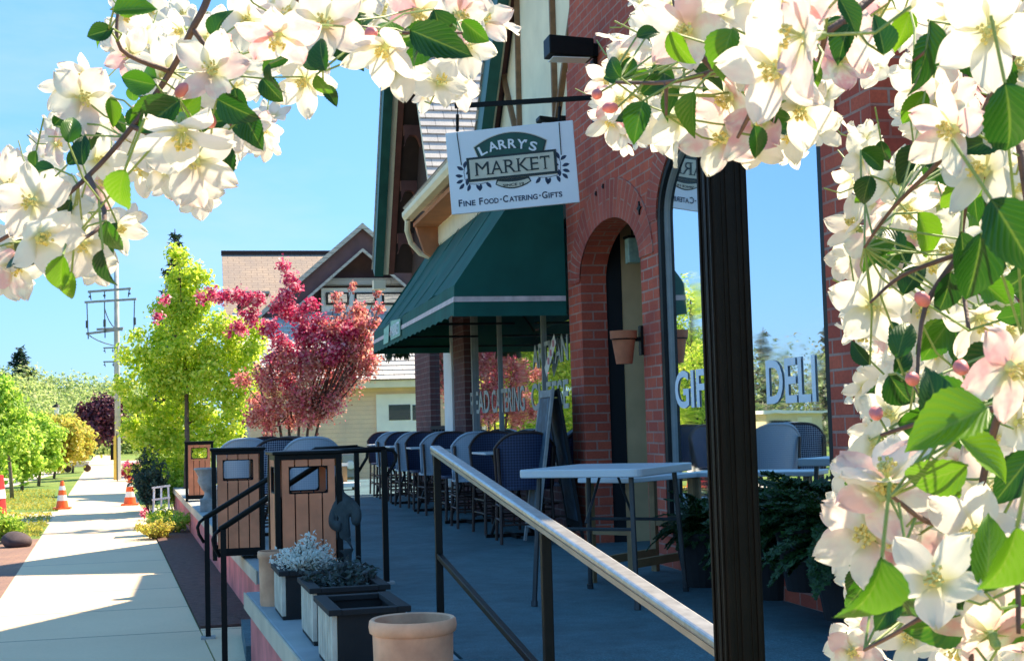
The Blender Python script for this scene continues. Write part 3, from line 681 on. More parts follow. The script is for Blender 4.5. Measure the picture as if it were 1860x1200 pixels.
# bar, hooks and wires of the sign
br = MB(); e0 = D(826, 193, 10.95); e1 = W(1084, 177, -.004)
br.bar(e0, e1, .035, .035); br.box(-.035, -.003, e1.y-.045, e1.y+.045, e1.z-.30, e1.z+.30)
br.build('iron_bar', M['black'], sg)
for (pu, py_) in (((831, 190)), ((1017, 182))):
    top = e0.lerp(e1, (pu-826)/(1084-826)); bot = S(-.42 if pu < 900 else .405, .318, .0)
    h = MB(); h.tube([top, top.lerp(bot, .35)], .004, 6); h.tube([top.lerp(bot, .3), top.lerp(bot, .9)], .013, 8)
    h.tube([bot+Vector((0, 0, .03)), bot+Nn*.02+Vector((0, 0, -.01)), S(-.405 if pu < 900 else .40, .06, .018)], .0035, 6)
    h.build('hook', M['black'], sg)
# ================================================================ wall lamps, lantern, wall pot
def box_lamp(px, py, X0, name, label, w=.32, h=.12, dp=.2):
    c = W(px, py, X0); t = root(name, label, 'wall lamp', (X0, c.y, c.z))
    m = MB(); m.prism([(-.05-w, -dp/2, -h/2+.02), (-.05, -dp/2, -h/2), (-.05, -dp/2, h/2), (-.05-w, -dp/2, h/2+.02)], (0, dp, 0)); m.build('housing', M['black'], t, bevel=.008)
    m = MB(); m.box(-.05-w+.03, -.08, -dp/2+.02, dp/2-.02, -h/2-.006, -h/2+.001); m.build('lens', M['lampglass'], t)
    m = MB(); m.box(-.05, .0, -.04, .04, -.05, .05); m.build('arm', M['black'], t); return t
box_lamp(1084, 93, 0, 'wall_floodlight', 'black box floodlight fixed high on the brick corner above the hanging sign', .36, .15)
box_lamp(1026, 222, .1, 'wall_floodlight', 'dark flat floodlight on the stucco just behind the hanging sign', .2, .04, .15)
t = root('porch_lantern', 'small pale green lantern hanging under the top of the brick door arch', 'lantern', (.34, 10.62, 2.38))
m = MB(); m.box(-.05, .05, -.05, .05, -.11, .09); m.build('lantern_glass', simple('lantern_green', (.28, .40, .33), .4, .3, 20, .1), t, bevel=.006)
m = MB(); m.box(-.06, .06, -.06, .06, .09, .11); m.tube([(0, 0, .11), (0, 0, .5)], .006, 6); m.build('lantern_cap', M['black'], t)
c = W(1166, 622, -.004)
t = root('wall_flower_pot', 'small terracotta flower pot in an iron ring on the brick pier', 'flower pot', (-.14, c.y, c.z))
m = MB(); m.lathe([(0, -.15), (.058, -.15), (.085, .03), (.095, .03), (.098, .085), (.086, .085), (.083, .04), (0, .035)], n=24); m.build('pot', M['terra'], t, autosm=40)
m = MB(); m.tube([(.088*math.cos(a), .088*math.sin(a), .025) for a in np.linspace(0, 2*math.pi, 24)], .005, 6, cap=False)
m.bar((.088, 0, .025), (.136, 0, .025), .02, .03); m.box(.12, .138, -.03, .03, -.09, .12); m.build('iron_ring', M['black'], t)
# red grille iron star anchors
for (px, py) in ((1163, 378), (1097, 339), (1084, 352)):
    c = W(px, py, -.007); t = root('wall_anchor', {1163: 'small black iron star anchor right of the door arch top', 1097: 'small black iron bolt above the door arch', 1084: 'lower black iron bolt left of the door arch crown'}[px], 'wall anchor', c)
    m = MB(); k = 4 if px == 1163 else 3; r0 = .05 if px == 1163 else .022
    m.prism([(0, (r0 if i % 2 == 0 else r0*.4)*math.cos(math.pi*i/k), (r0 if i % 2 == 0 else r0*.4)*math.sin(math.pi*i/k)) for i in range(2*k)], (-.015, 0, 0)); m.build('iron_star', M['black'], t)
# paper notice on the storefront glass
nt = MB(); a0 = W(1009, 614, .04); a1 = W(992, 676, .04); a0.x = a1.x = .035
nt.bar(a0, a1, .002, .11, (0, 1, 0)); n_ = nt.build('paper_notice', M['white']); tag(n_, 'tilted white paper notice with three pink stamps hanging before the storefront glass', 'notice')
for f in (.15, .42, .66):
    k = MB(); c = a0.lerp(a1, f); k.obox(c+Vector((-.004, 0, 0)), (.001, 0, 0), (0, .032, 0), (0, 0, .03)); k.build('pink_stamp', simple('stamp_pink', (.65, .25, .3), .7, .3, 30, 0), n_)
# ================================================================ railings
rl = root('ramp_railing', 'long black railing with worn steel handrail sloping down beside the ramp', 'railing', (-2.07, 5.9, 0))
def rz(y): return .90-.098*max(0, 5.93-y)
h0 = Vector((-2.08, 5.97, .905)); h1 = Vector((-2.095, 2.40, .560))
m = MB(); d = (h1-h0); m.bar(h0, h1, .046, .020); hr = m.build('handrail', M['steel'], rl, True, bevel=.006)
m = MB(); m.bar(h0-Vector((0, 0, .018)), h1-Vector((0, 0, .018)), .040, .014); m.build('handrail_strip', M['railtan'], rl, True)
for f in (0.012, .565):
    a = h0.lerp(h1, f); zb = 0 if f < .02 else -.4
    m = MB(); m.box(a.x-.015, a.x+.015, a.y-.015, a.y+.015, zb-.02, a.z-.03); m.build('rail_post', M['black'], rl, True, bevel=.003)
m = MB(); m.bar(h0-Vector((0, 0, .46)), h1-Vector((0, 0, .46)), .024, .024); m.build('lower_rail', M['black'], rl, True, bevel=.003)
def stair_rail(Y, label, xu, xd, zu=.86):
    t = root('stair_handrail', label, 'handrail', (xu, Y, 0)); tag(t, group='handrails of the front steps')
    m = MB(); r = .019
    up = Vector((xu, Y, zu)); mid = Vector((xu-.30, Y, zu-.005)); dn = Vector((xd, Y, zu-.47))
    m.tube([up, mid, dn], r, 8)
    m.tube([up, up+Vector((.05, 0, -.01)), up+Vector((.07, 0, -.04)), up+Vector((.065, 0, -.08)), up+Vector((.02, 0, -.15)), up+Vector((.0, 0, -.18))], [r*.6]*6, 8)
    m.tube([dn, dn+Vector((-.03, 0, -.025)), dn+Vector((-.045, 0, -.06)), dn+Vector((-.035, 0, -.11)), dn+Vector((-.0, 0, -.17))], [r*.6]*5, 8)
    m.build('rail', M['black'], t, True, smooth=True)
    for (x, zt, zb) in ((xu-.01, zu, 0), (xd+.02, zu-.47, SZ)):
        m = MB(); m.box(x-.018, x+.018, Y-.018, Y+.018, zb-.05, zt); m.build('rail_post', M['black'], t, True)
        m = MB(); m.box(x-.05, x+.05, Y-.05, Y+.05, zb-.01, zb+.015); m.build('base_plate', M['stone'], t, True)
stair_rail(8.88, 'black iron stair handrail just behind the nearest slatted litter bin', -1.93, -2.98)
stair_rail(10.08, 'black iron stair handrail crossing in front of the middle slatted litter bin', -1.98, -3.08)
# ================================================================ black post
pc = D(1336, 1000, 2.5); bx, by = pc.x, pc.y
t = root('lamp_post', 'tall black panelled iron post in front of the arched window', 'post', (bx, by, -.45))
m = MB(); w = .033
m.box(-w, w, -w, w, 0, 3.4)
m.build('shaft', M['post'], t, bevel=.003)
for k_ in range(4):
    a = k_*math.pi/2; ca, sa = math.cos(a), math.sin(a); m = MB()
    for off, wd, pr_ in ((-.027, .008, .004), (.027, .008, .004), (0, .014, .003), (-.014, .003, .002), (.014, .003, .002)):
        c = Vector((ca*(w+pr_/2)-sa*off, sa*(w+pr_/2)+ca*off, 1.7)); m.obox(c, Vector((ca, sa, 0))*pr_/2, Vector((-sa, ca, 0))*wd/2, (0, 0, 1.699))
    m.build('panel_moulding', M['post'], t, bevel=.0015)
m = MB(); m.box(-.08, .08, -.08, .08, 0, .3); m.build('base', M['post'], t, bevel=.01)
# ================================================================ litter bins
def bin_proto():
    t = root('litter_bin', 'x', 'litter bin'); W2 = .185; H = .85
    m = MB()
    for sx in (-1, 1):
        for sy in (-1, 1): m.box(sx*W2-.017, sx*W2+.017, sy*W2-.017, sy*W2+.017, 0, H)
    m.box(-W2, W2, -W2, W2, .03, .06); 
    for s_ in (-1, 1):
        m.box(-W2, W2, s_*W2-.012, s_*W2+.012, H-.03, H-.001); m.box(s_*W2-.012, s_*W2+.012, -W2, W2, H-.03, H-.001)
        m.box(-W2, W2, s_*W2-.012, s_*W2+.012, .061, .09); m.box(s_*W2-.012, s_*W2+.012, -W2, W2, .061, .09)
    m.build('bin_frame', M['black'], t)
    m = MB(); m.box(-W2-.03, W2+.03, -W2-.03, W2+.03, H, H+.022); m.build('bin_lid', M['steel'] if False else M['black'], t, bevel=.006)
    for k in range(4):
        a = k*math.pi/2; n_ = Vector((math.cos(a), math.sin(a), 0)); s_ = Vector((-math.sin(a), math.cos(a), 0)); m = MB()
        bw = .0815; hz0, hz1 = H-.235, H-.07; hw = .118
        for i in range(4):
            c = (-1.5+i)*bw
            def pb(u0, u1, z0, z1):
                if u1-u0 > .002: m.obox(n_*(W2)+s_*(u0+u1)/2+Vector((0, 0, (z0+z1)/2)), n_*.009, s_*(u1-u0)/2, (0, 0, (z1-z0)/2))
            u0, u1 = c-bw/2+.004, c+bw/2-.004
            pb(u0, u1, .09, hz0); pb(u0, u1, hz1, H-.03)
            pb(u0, min(u1, -hw), hz0+.0005, hz1-.0005); pb(max(u0, hw), u1, hz0+.0005, hz1-.0005)
        m.build('slat_panel', M['wood'], t)
        m = MB(); pts = []
        for (cx_, cz_, a0) in ((hw-.03, hz1-.03, 0), (-hw+.03, hz1-.03, 90), (-hw+.03, hz0+.03, 180), (hw-.03, hz0+.03, 270)):
            for q in range(5):
                an = R(a0+q*22.5); pts.append(n_*(W2)+s_*(cx_+.03*math.cos(an))+Vector((0, 0, cz_+.03*math.sin(an))))
        pts.append(pts[0]); pts.append(pts[1]); m.tube(pts, .008, 6, cap=False); m.build('opening_rim', M['black'], t)
    m = MB(); m.lathe([(0, .07), (.14, .07), (.15, H-.26), (.145, H-.26), (.13, .09), (0, .09)], n=20); m.build('liner', M['black'], t)
    return t
b0 = bin_proto(); G_BIN = 'slatted litter bins along the patio edge'
bl = D(555, 1000, 8.45)
for i, (x, y, rz_, lab) in enumerate(((bl.x, bl.y, .06, 'nearest and largest wooden slatted bin, beside the white-flowered planter'),
                                  (D(432, 900, 11.0).x, D(432, 900, 11.0).y, .0, 'middle wooden slatted bin crossed by both black handrails'),
                                  (D(363, 900, 20.3).x, D(363, 900, 20.3).y, .0, 'farthest wooden slatted bin, in front of the bright green tree'))):
    o = b0 if i == 0 else copy_tree(b0); o.location = (x, y, 0.0); o.rotation_euler.z = rz_; tag(o, lab, 'litter bin', G_BIN)
# ================================================================ folding table
tb = root('folding_table', 'white folding table with grey tube legs standing on the blue patio', 'table')
cs = [G(958, 850, .74), G(1085, 866, .74), G(1245, 846, .74), G(1130, 834, .74)]
c_ = sum(cs, Vector())/4; c_.z = 0; tb.location = c_
e1_ = (cs[2]-cs[1]).normalized(); e1_.z = 0; 
ang = math.atan2(e1_.y, e1_.x); LX = .455; LY = .36
tb.rotation_euler.z = ang
m = MB(); nseg = 5; P = []
for (sx, sy, a0) in ((1, 1, 0), (-1, 1, 90), (-1, -1, 180), (1, -1, 270)):
    for q in range(nseg+1):
        an = R(a0+90*q/nseg); P.append((sx*(LX-.05)+.05*math.cos(an), sy*(LY-.05)+.05*math.sin(an), .70))
m.prism(P, (0, 0, .045)); m.build('table_top', M['tabletop'], tb, bevel=.006)
for sx in (-1, 1):
    for sy in (-1, 1):
        m = MB(); m.tube([(sx*(LX-.10), sy*(LY-.09), .70), (sx*(LX-.05), sy*(LY-.06), 0)], .015, 8); m.tube([(sx*(LX-.055), sy*(LY-.06), .03), (sx*(LX-.05), sy*(LY-.06), 0)], .02, 8); m.build('leg', M['tleg'], tb)
    m = MB(); m.tube([(sx*(LX-.08), -(LY-.08), .42), (sx*(LX-.08), LY-.08, .42)], .010, 6)
    m.tube([(sx*(LX-.10), 0, .45), (sx*(LX-.32), 0, .69)], .008, 6); m.build('brace', M['tleg'], tb)
# small white stand table seen between post and window
# ================================================================ sandwich board
ab = root('sandwich_board', 'tall grey chalkboard sandwich board standing at the end of the chair row', 'sandwich board')
fa = G(985, 985, 0); ab.location = (fa.x+.10, fa.y, 0); ab.rotation_euler.z = R(-4)
for sgn in (-1, 1):
    m = MB(); H = 1.28; sp = .20; wd = .28
    a = Vector((sgn*sp, 0, 0)); b_ = Vector((sgn*.02, 0, H)); n_ = (b_-a).normalized()
    for sy in (-1, 1): m.bar(a+Vector((0, sy*wd, 0)), b_+Vector((0, sy*wd, 0)), .05, .022, (1, 0, 0))
    for f in (.12, .97): m.bar(a.lerp(b_, f)+Vector((0, -wd, 0)), a.lerp(b_, f)+Vector((0, wd, 0)), .022, .06, (n_.x, 0, n_.z))
    fr_ = m.build('board_frame', M['stone'] if sgn < 0 else M['woodd'], ab)
    m = MB(); m.obox(a.lerp(b_, .54), n_*.52, (0, wd-.02, 0), Vector((n_.z, 0, -n_.x))*.006); m.build('chalkboard', M['chalk'], ab)
# wooden easel frame behind the table
ef = root('wooden_stand', 'plain wooden frame stand behind the folding table by the brick pier', 'stand')
q0 = G(1150, 1062, 0); q1 = G(1262, 1040, 0); ef.location = (q0.x, q0.y, 0); u_ = (q1-q0)
m = MB(); L_ = u_.length; u_.normalize(); ef.rotation_euler.z = math.atan2(u_.y, u_.x)
for (x, y, h) in ((0, 0, .62), (L_, 0, .62), (0, .3, .62), (L_, .3, .62)):
    m = MB(); m.box(x-.02, x+.02, y-.02, y+.02, 0, h); m.build('leg', M['woodn'], ef)
m = MB(); m.box(.02, L_-.02, -.015, .015, .10, .15); m.box(.02, L_-.02, .285, .315, .10, .15); m.box(-.015, .015, .02, .28, .3, .34); m.box(L_-.015, L_+.015, .02, .28, .3, .34); m.build('stretcher', M['woodn'], ef)
m = MB(); m.box(-.06, L_+.06, -.05, .35, .62, .65); m.build('stand_top', M['tabletop'], ef, bevel=.005)
# ================================================================ bistro chairs and tables
def chair_proto(backmat, seatmat):
    t = root('bistro_chair', 'x', 'chair')
    # thing faces +Y, back at -Y
    m = MB(); nu, nv = 16, 8; th = .014
    def bp(u, v, off):
        ax = abs(u); top = .925-.13*ax**3.2; z = .47+(top-.47)*v
        y = -.22-.05*v+.085*ax**2.2; x = u*(.235+.02*v)
        return (x, y+off, z)
    vs = [bp(-1+2*i/nu, j/nv, 0) for i in range(nu+1) for j in range(nv+1)]+[bp(-1+2*i/nu, j/nv, th) for i in range(nu+1) for j in range(nv+1)]
    n1 = (nu+1)*(nv+1); fs = []
    for i in range(nu):
        for j in range(nv):
            a = i*(nv+1)+j; fs.append((a, a+nv+1, a+nv+2, a+1)); fs.append((n1+a, n1+a+1, n1+a+nv+2, n1+a+nv+1))
    m.add(vs, fs); m.build('backrest', M[backmat], t, smooth=True)
    m = MB(); pts = [bp(-1, j/4, th/2) for j in range(5)]+[bp(-1+2*i/nu, 1, th/2) for i in range(1, nu)]+[bp(1, 1-j/4, th/2) for j in range(5)]
    m.tube(pts, .014, 6); m.build('back_frame', M[backmat if backmat == 'weavepale' else 'rattan'], t, smooth=True)
    m = MB(); P = [(.225*math.copysign(abs(math.cos(a))**.6, math.cos(a)), .215*math.copysign(abs(math.sin(a))**.6, math.sin(a)), .445) for a in np.linspace(0, 2*math.pi, 25)[:-1]]
    m.prism(P, (0, 0, .028)); m.build('seat', M[seatmat], t, bevel=.005)
    for sx in (-1, 1):
        m = MB(); m.tube([(sx*.235, -.215, .80), (sx*.215, -.20, .45), (sx*.225, -.245, 0)], .014, 6); m.build('leg', M['rattan'], t)
        m = MB(); m.tube([(sx*.195, .185, .45), (sx*.21, .215, 0)], .014, 6); m.build('leg', M['rattan'], t)
    m = MB()
    for z in (.16, .28):
        m.tube([(-.21, -.22, z), (.21, -.22, z)], .009, 6); m.tube([(-.205, .2, z), (.205, .2, z)], .009, 6)
        for sx in (-1, 1): m.tube([(sx*.212, -.22, z+.03), (sx*.207, .2, z+.03)], .009, 6)
    m.build('stretcher', M['rattan'], t); return t
def table_proto():
    t = root('bistro_table', 'x', 'table')
    m = MB(); m.box(-.29, .29, -.29, .29, .735, .755); m.build('table_top', M['tabletop'], t, bevel=.006)
    for sx in (-1, 1):
        m = MB(); m.tube([(sx*.16, 0, .735), (sx*.06, 0, .38), (sx*.20, 0, 0)], .016, 6); m.build('leg', M['black'], t)
    m = MB(); m.box(-.24, .24, -.02, .02, 0, .03); m.box(-.02, .02, -.24, .24, 0.001, .028); m.build('foot', M['black'], t)
    return t
pale = chair_proto('weavepale', 'weavepale'); dark = chair_proto('weavedark', 'weavedark'); dot = chair_proto('weavedot', 'weavedot')
bt = table_proto(); used = {}
def place(proto, x, y, rz_, label, cat, group):
    o = copy_tree(proto) if used.get(proto.name) else proto
    used[proto.name] = True; o.location = (x, y, 0); o.rotation_euler.z = rz_; tag(o, label, cat, group); return o
GT = 'bistro tables along the storefront'; GC = 'woven bistro chairs on the patio'
tl = ['farthest small white bistro table by the beige house', 'second small white bistro table from the beige house', 'third white bistro table from the beige house', 'fourth white bistro table, behind the top of the ramp railing', 'nearest white bistro table, beside the chalkboard']
rows = [(706, 20.2), (742, 18.0), (786, 16.3), (846, 14.2), (926, 12.3)]
names = ['at the farthest table', 'at the second table from the beige house', 'at the third table from the beige house', 'at the fourth table', 'at the nearest table']
for i, (px, d) in enumerate(rows):
    c = D(px, 806, d); place(bt, c.x, c.y, random.uniform(-.05, .05), tl[i], 'table', GT)
    kinds = [(pale, 'pale blue-grey'), (pale, 'pale blue-grey'), (pale, 'pale blue-grey'), (pale, 'pale blue-grey'), (dark, 'dark navy woven')][i]
    place(kinds[0], c.x-.02, c.y-.56, random.uniform(-.12, .12), kinds[1]+' bistro chair seen from behind '+names[i], 'chair', GC)
    place(dark, c.x+.02, c.y+.50, math.pi+random.uniform(-.1, .1), 'dark woven bistro chair facing us '+names[i], 'chair', GC)
    k2 = (dark, 'dark woven') if i in (2, 3, 4) else (pale, 'pale blue-grey')
    place(k2[0], c.x+.54, c.y+.05, .2, k2[1]+' chair on the far right '+names[i], 'chair', GC) if i in (0, 1) else None
    if i >= 2: place(k2[0], c.x+.52, c.y-.2, .3+random.uniform(-.1, .1), 'dark woven chair on the window side '+names[i], 'chair', GC)
lg = [(440, 13.2, pale, .1, 'pale grey-backed bistro chair behind the middle litter bin'), (482, 12.4, dot, .5, 'black and white dotted woven chair between the two nearer bins'),
      (565, 12.4, pale, -.05, 'pale blue-backed bistro chair behind the nearest litter bin'), (470, 15.4, dark, .3, 'dark woven chair farther back on the left of the patio'), (520, 13.9, dark, 2.9, 'dark woven chair facing the street beyond the nearest bin')]
for (px, d, k_, rz_, lab) in lg:
    c = D(px, 800, d); place(k_, c.x, c.y, rz_, lab, 'chair', GC)
c = D(505, 800, 13.2); place(bt, c.x, c.y, 0, 'white bistro table among the chairs on the street side of the patio', 'table', GT)
# ================================================================ pots, planters, plants, statue
def pot(px, pyb, dia, h, label, m='terral', z=0, d=None, prof=0):
    c = D(px, pyb, d) if d else G(px, pyb, z); t = root('terracotta_pot', label, 'flower pot', (c.x, c.y, z)); r = dia/2
    k = MB(); k.lathe([(0, 0), (r*.86, 0), (r*.9, h*.05), (r*.93, h*.5), (r*.95, h*.86), (r*1.02, h*.88), (r*1.04, h*.93), (r*1.02, h*.985), (r*.98, h), (r*.9, h*.99), (r*.88, h*.9), (r*.86, h*.8)], n=40)
    k.build('pot_body', M[m], t, autosm=50)
    k = MB(); k.lathe([(r*.87, h*.8), (0, h*.82)], n=24); k.build('pot_soil', M['soil'], t); return t
def place_on(d, px, py): c = D(px, py, d); return c
c = D(750, 1150, 4.62)
t = pot(750, 1150, .285, .36, 'large pale terracotta pot nearest the camera at the foot of the railing', d=4.62); t.location.z = 0
t = pot(497, 1098, .17, .31, 'narrow pale terracotta pot at the corner of the wall by the nearest bin'); 
t = pot(862, 1300, .20, .26, 'pale pot rim just showing at the bottom edge right of the large pot', d=3.9); t.location.z = 0
def planter(px, py, L, Wd, H, label, slats=True, soil=True):
    c = G(px, py, 0); t = root('planter_box', label, 'planter', (c.x+Wd/2, c.y-L/2, 0), rz=.04)   # px,py = far left foot
    tag(t, group='dark wooden planter boxes on the wall')
    m = MB(); n = 6; hx, hy = Wd/2, L/2
    m.box(-hx+.02, hx-.02, -hy, -hy+.02, .02, H-.02); m.box(-hx+.02, hx-.02, hy-.02, hy, .02, H-.02); m.box(hx-.02, hx, -hy, hy, .02, H-.02)
    m.box(-hx, hx, -hy, hy, 0.0, .019)
    m.build('box_side', M['woodd'], t)
    m = MB()
    for i in range(n):
        y0 = -hy+(2*hy)*i/n+.006; y1 = -hy+(2*hy)*(i+1)/n-.006; m.box(-hx-.004, -hx+.016, y0, y1, .02, H-.02)
    m.box(-hx+.017, -hx+.022, -hy+.02, hy-.02, .02, H-.03)
    m.build('slatted_side', M['woodg'], t)
    m = MB()
    m.box(-hx-.02, -hx+.035, -hy-.02, hy+.02, H-.019, H+.006); m.box(hx-.035, hx+.02, -hy-.02, hy+.02, H-.019, H+.006)
    m.box(-hx+.0355, hx-.0355, -hy-.02, -hy+.03, H-.019, H+.004); m.box(-hx+.0355, hx-.0355, hy-.03, hy+.02, H-.019, H+.004)
    m.build('box_rim', M['woodd'], t, bevel=.003)
    m = MB(); m.box(-hx+.03, hx-.03, -hy+.03, hy-.03, H-.08, H-.06); m.build('box_soil', M['soil'], t); return t
p1 = planter(584, 1191, .50, .30, .26, 'nearest dark planter box, empty, with pale lit-toned slats on its street side')
p2 = planter(553, 1145, .50, .34, .26, 'middle dark planter box holding a dusky shaded plant')
p3 = planter(503, 1106, .46, .30, .25, 'farthest dark planter box, under the white-leaved plant')
def bush(name, label, cat, c, rx, ry, rz_, n, size, mat, up=.5, seed=1, stems=14, stemmat='bark', group=None):
    rng = np.random.default_rng(seed); t = root(name, label, cat, c, group=group)
    k = MB(); C = []; N = []
    for i in range(stems):
        a = rng.uniform(0, 6.28); rr = math.sqrt(rng.uniform(0, 1)); tip = Vector((rx*rr*math.cos(a), ry*rr*math.sin(a), rz_*(rng.uniform(.6, 1.15))*(1.1-.5*rr)))
        mid = tip*.5+Vector((0, 0, rz_*.12)); base = Vector((tip.x*.15, tip.y*.15, 0)); k.tube([base, mid, tip], [.004, .003, .0015], 5)
        q = n//stems
        for j in range(q):
            f = rng.uniform(.25, 1); p_ = (base.lerp(mid, f*2) if f < .5 else mid.lerp(tip, f*2-1))
            C.append(p_+Vector(rng.normal(0, size*.55, 3))); N.append(rng.normal(0, 1, 3)+np.array([0, 0, up]))
    k.build('stems', M[stemmat], t)
    leaves_mesh('foliage', C, N, size, M[mat], t, seed=seed, world=False, aspect=.45); return t
c = p3.location
bush('dusty_miller', 'white silvery-leaved plant overflowing the farthest planter box', 'plant', (c.x-.02, c.y-.12, .19), .19, .2, .22, 2600, .026, 'silver', stems=60, seed=4)
c = p2.location
bush('shade_plant', 'dusky dark plant growing in the middle planter box', 'plant', (c.x, c.y+.05, .19), .2, .24, .16, 1500, .035, 'darkplant', stems=40, seed=5)
# statue
c = G(628, 1030, 0); c = D(626, 1040, 8.35)
st = root('garden_statue', 'dark weathered stone statue of a hooded kneeling figure among the planters', 'statue', (c.x, c.y, 0)); st.scale = (.85, .85, 1.22)
m = MB(); m.lathe([(0, 0), (.12, 0), (.12, .06), (.085, .09), (.06, .12), (.05, .16), (.055, .20), (.07, .22), (0, .22)], n=20); m.build('pedestal', M['statue'], st, autosm=40)
me = bpy.data.meshes.new('figure')
vv = [((-.01, 0, .22), .055), ((-.01, 0, .28), .07), ((-.02, 0, .36), .065), ((-.03, 0, .44), .055), ((-.035, 0, .50), .036), ((-.03, 0, .55), .042), ((-.025, 0, .61), .018),
      ((.05, -.01, .44), .045), ((.095, -.02, .40), .05), ((.085, -.03, .33), .04), ((-.08, -.02, .42), .035), ((-.09, -.05, .35), .03), ((-.02, -.07, .33), .03), ((.05, .0, .25), .045)]
ed = [(0, 1), (1, 2), (2, 3), (3, 4), (4, 5), (5, 6), (3, 7), (7, 8), (8, 9), (3, 10), (10, 11), (11, 12), (0, 13)]
me.from_pydata([a for a, _ in vv], ed, []); me.materials.append(M['statue']); o = link_mesh('figure', me, st)
sk_ = o.modifiers.new('skin', 'SKIN'); 
for i, (_, r_) in enumerate(vv): me.skin_vertices[0].data[i].radius = (r_, r_)
me.skin_vertices[0].data[0].use_root = True
su = o.modifiers.new('sub', 'SUBSURF'); su.levels = 2; su.render_levels = 2
# stone urns by the farthest bin
for (px, py, d, lab) in ((378, 905, 17.5, 'weathered stone urn on a pillar in front of the farthest bin'),):
    c = D(px, py, d); t = root('stone_urn', lab, 'urn', (c.x, c.y, 0))
    m = MB(); m.box(-.10, .10, -.10, .10, 0, .16); m.build('plinth', M['stone'], t, bevel=.006)
    m = MB(); m.lathe([(0, .16), (.07, .16), (.05, .2), (.045, .24), (.09, .30), (.13, .38), (.12, .44), (.16, .52), (.175, .53), (.17, .55), (.13, .54), (.1, .45), (0, .42)], n=24); m.build('bowl', M['stone'], t, autosm=40)
c = D(402, 925, 14.5); t = root('stone_post', 'short pale stone bollard behind the first handrail', 'bollard', (c.x, c.y, 0))
m = MB(); m.box(-.05, .05, -.05, .05, 0, .40); m.build('post_shaft', M['stone'], t, bevel=.008); m = MB(); m.box(-.065, .065, -.065, .065, .40, .44); m.build('post_cap', M['white'], t, bevel=.006)
# ferns below the arched window
def fern(c, R_, n, label, seed, pot_=True, droop=1.0, name='fern', hang=False):
    rng = np.random.default_rng(seed); t = root(name, label, 'fern', c); C = []; N = []; k = MB()
    for i in range(n):
        a = rng.uniform(0, 6.283); L = R_*rng.uniform(.6, 1.1); el = rng.uniform(.35, 1.3); p = Vector((0, 0, 0)); d = Vector((math.cos(a)*math.cos(el), math.sin(a)*math.cos(el), math.sin(el)))
        pts = [p.copy()]; st_ = L/10
        for j in range(10):
            p = p+d*st_; d = (d+Vector((0, 0, -.17*droop))).normalized(); pts.append(p.copy())
        k.tube(pts, .0025, 4)
        for j in range(1, 40):
            f = j/40*10; i0 = min(9, int(f)); q = pts[i0].lerp(pts[i0+1], f-i0); t_ = (pts[i0+1]-pts[i0]).normalized(); sd = t_.cross(Vector((0, 0, 1))).normalized()
            wl_ = R_*.14*math.sin(math.pi*min(1, .12+j/44))
            for s_ in (-1, 1):
                for g_ in (.35, .8): C.append(q+sd*s_*wl_*g_); N.append(np.array(t_.cross(sd))+rng.normal(0, .3, 3))
    k.build('frond_stems', M['fern'], t); leaves_mesh('fronds', C, N, R_*.075, M['fern'], t, seed=seed, world=False, aspect=.45)
    if pot_:
        m = MB(); m.lathe([(0, -.3), (.12, -.3), (.17, 0), (.18, 0), (.18, .02), (.15, .02), (0, -.02)], n=20); m.build('fern_pot', M['woodd'], t)
    return t
for i, (px, y_, zc, R_, lab, sd) in enumerate(((1470, 6.55, .42, .62, 'large dark fern in shade under the right part of the arched window', 11), (1278, 7.9, .30, .36, 'dark fern drooping behind the black post at the window corner', 12), (1540, 6.0, .35, .55, 'dark fern at the brick corner partly behind the white blossoms', 13), (1405, 7.2, .3, .5, 'dark fern just right of the black post below the window', 14))):
    r_ = ray(px, 1000); f_ = y_/r_.y; x = CX+r_.x*f_
    fern((x, y_, zc), R_, 90, lab, sd)
fh = D(722, 640, 17.6); fern((fh.x, fh.y, fh.z+.05), .30, 70, 'green fern hanging below the far end of the awning', 21, False, 2.2, 'hanging_fern')
# beige house, its meter and bench
hs = root('beige_house', 'beige cottage with brown gables and pale shingle roof beyond the patio', 'house', (-3, 32, SZ))
def HB(mb, name, m, **k): return mb.build(name, M[m], k.pop('par', hs), True, **k)
YW = 31.0; ze = PY(650, 702, YW).z
xl = PY(455, 800, YW).x; xr = PY(900, 800, YW).x
m = MB(); m.box(xl, xr, YW, YW+8, SZ, ze); HB(m, 'wall', 'clap')
m = MB(); m.box(xl-.3, xr, YW-.35, YW-.02, ze-.04, ze+.12); HB(m, 'fascia', 'cream')
rt = PY(640, 566, 34.0)
m = MB(); a = Vector((xl-.3, YW-.4, ze+.13)); b_ = Vector((xr, YW-.4, ze+.13)); c = Vector((xr, 34.0, rt.z)); d_ = Vector((xl-.3, 34.0, rt.z))
k = 16; nn = (b_-a).cross(d_-a).normalized()
for i in range(k):
    f0, f1 = i/k, (i+1)/k; L = (d_-a).length
    q = [a.lerp(d_, f0)+nn*.02, b_.lerp(c, f0)+nn*.02, b_.lerp(c, f1), a.lerp(d_, f1)]
    m.add(q+[q[0]-nn*.02, q[1]-nn*.02], [(0, 1, 2, 3), (4, 5, 1, 0)], uvs=[(0, f0*L), (6, f0*L), (6, f1*L), (0, f1*L), (0, 0), (6, 0)])
HB(m, 'lower_roof', 'shingle')
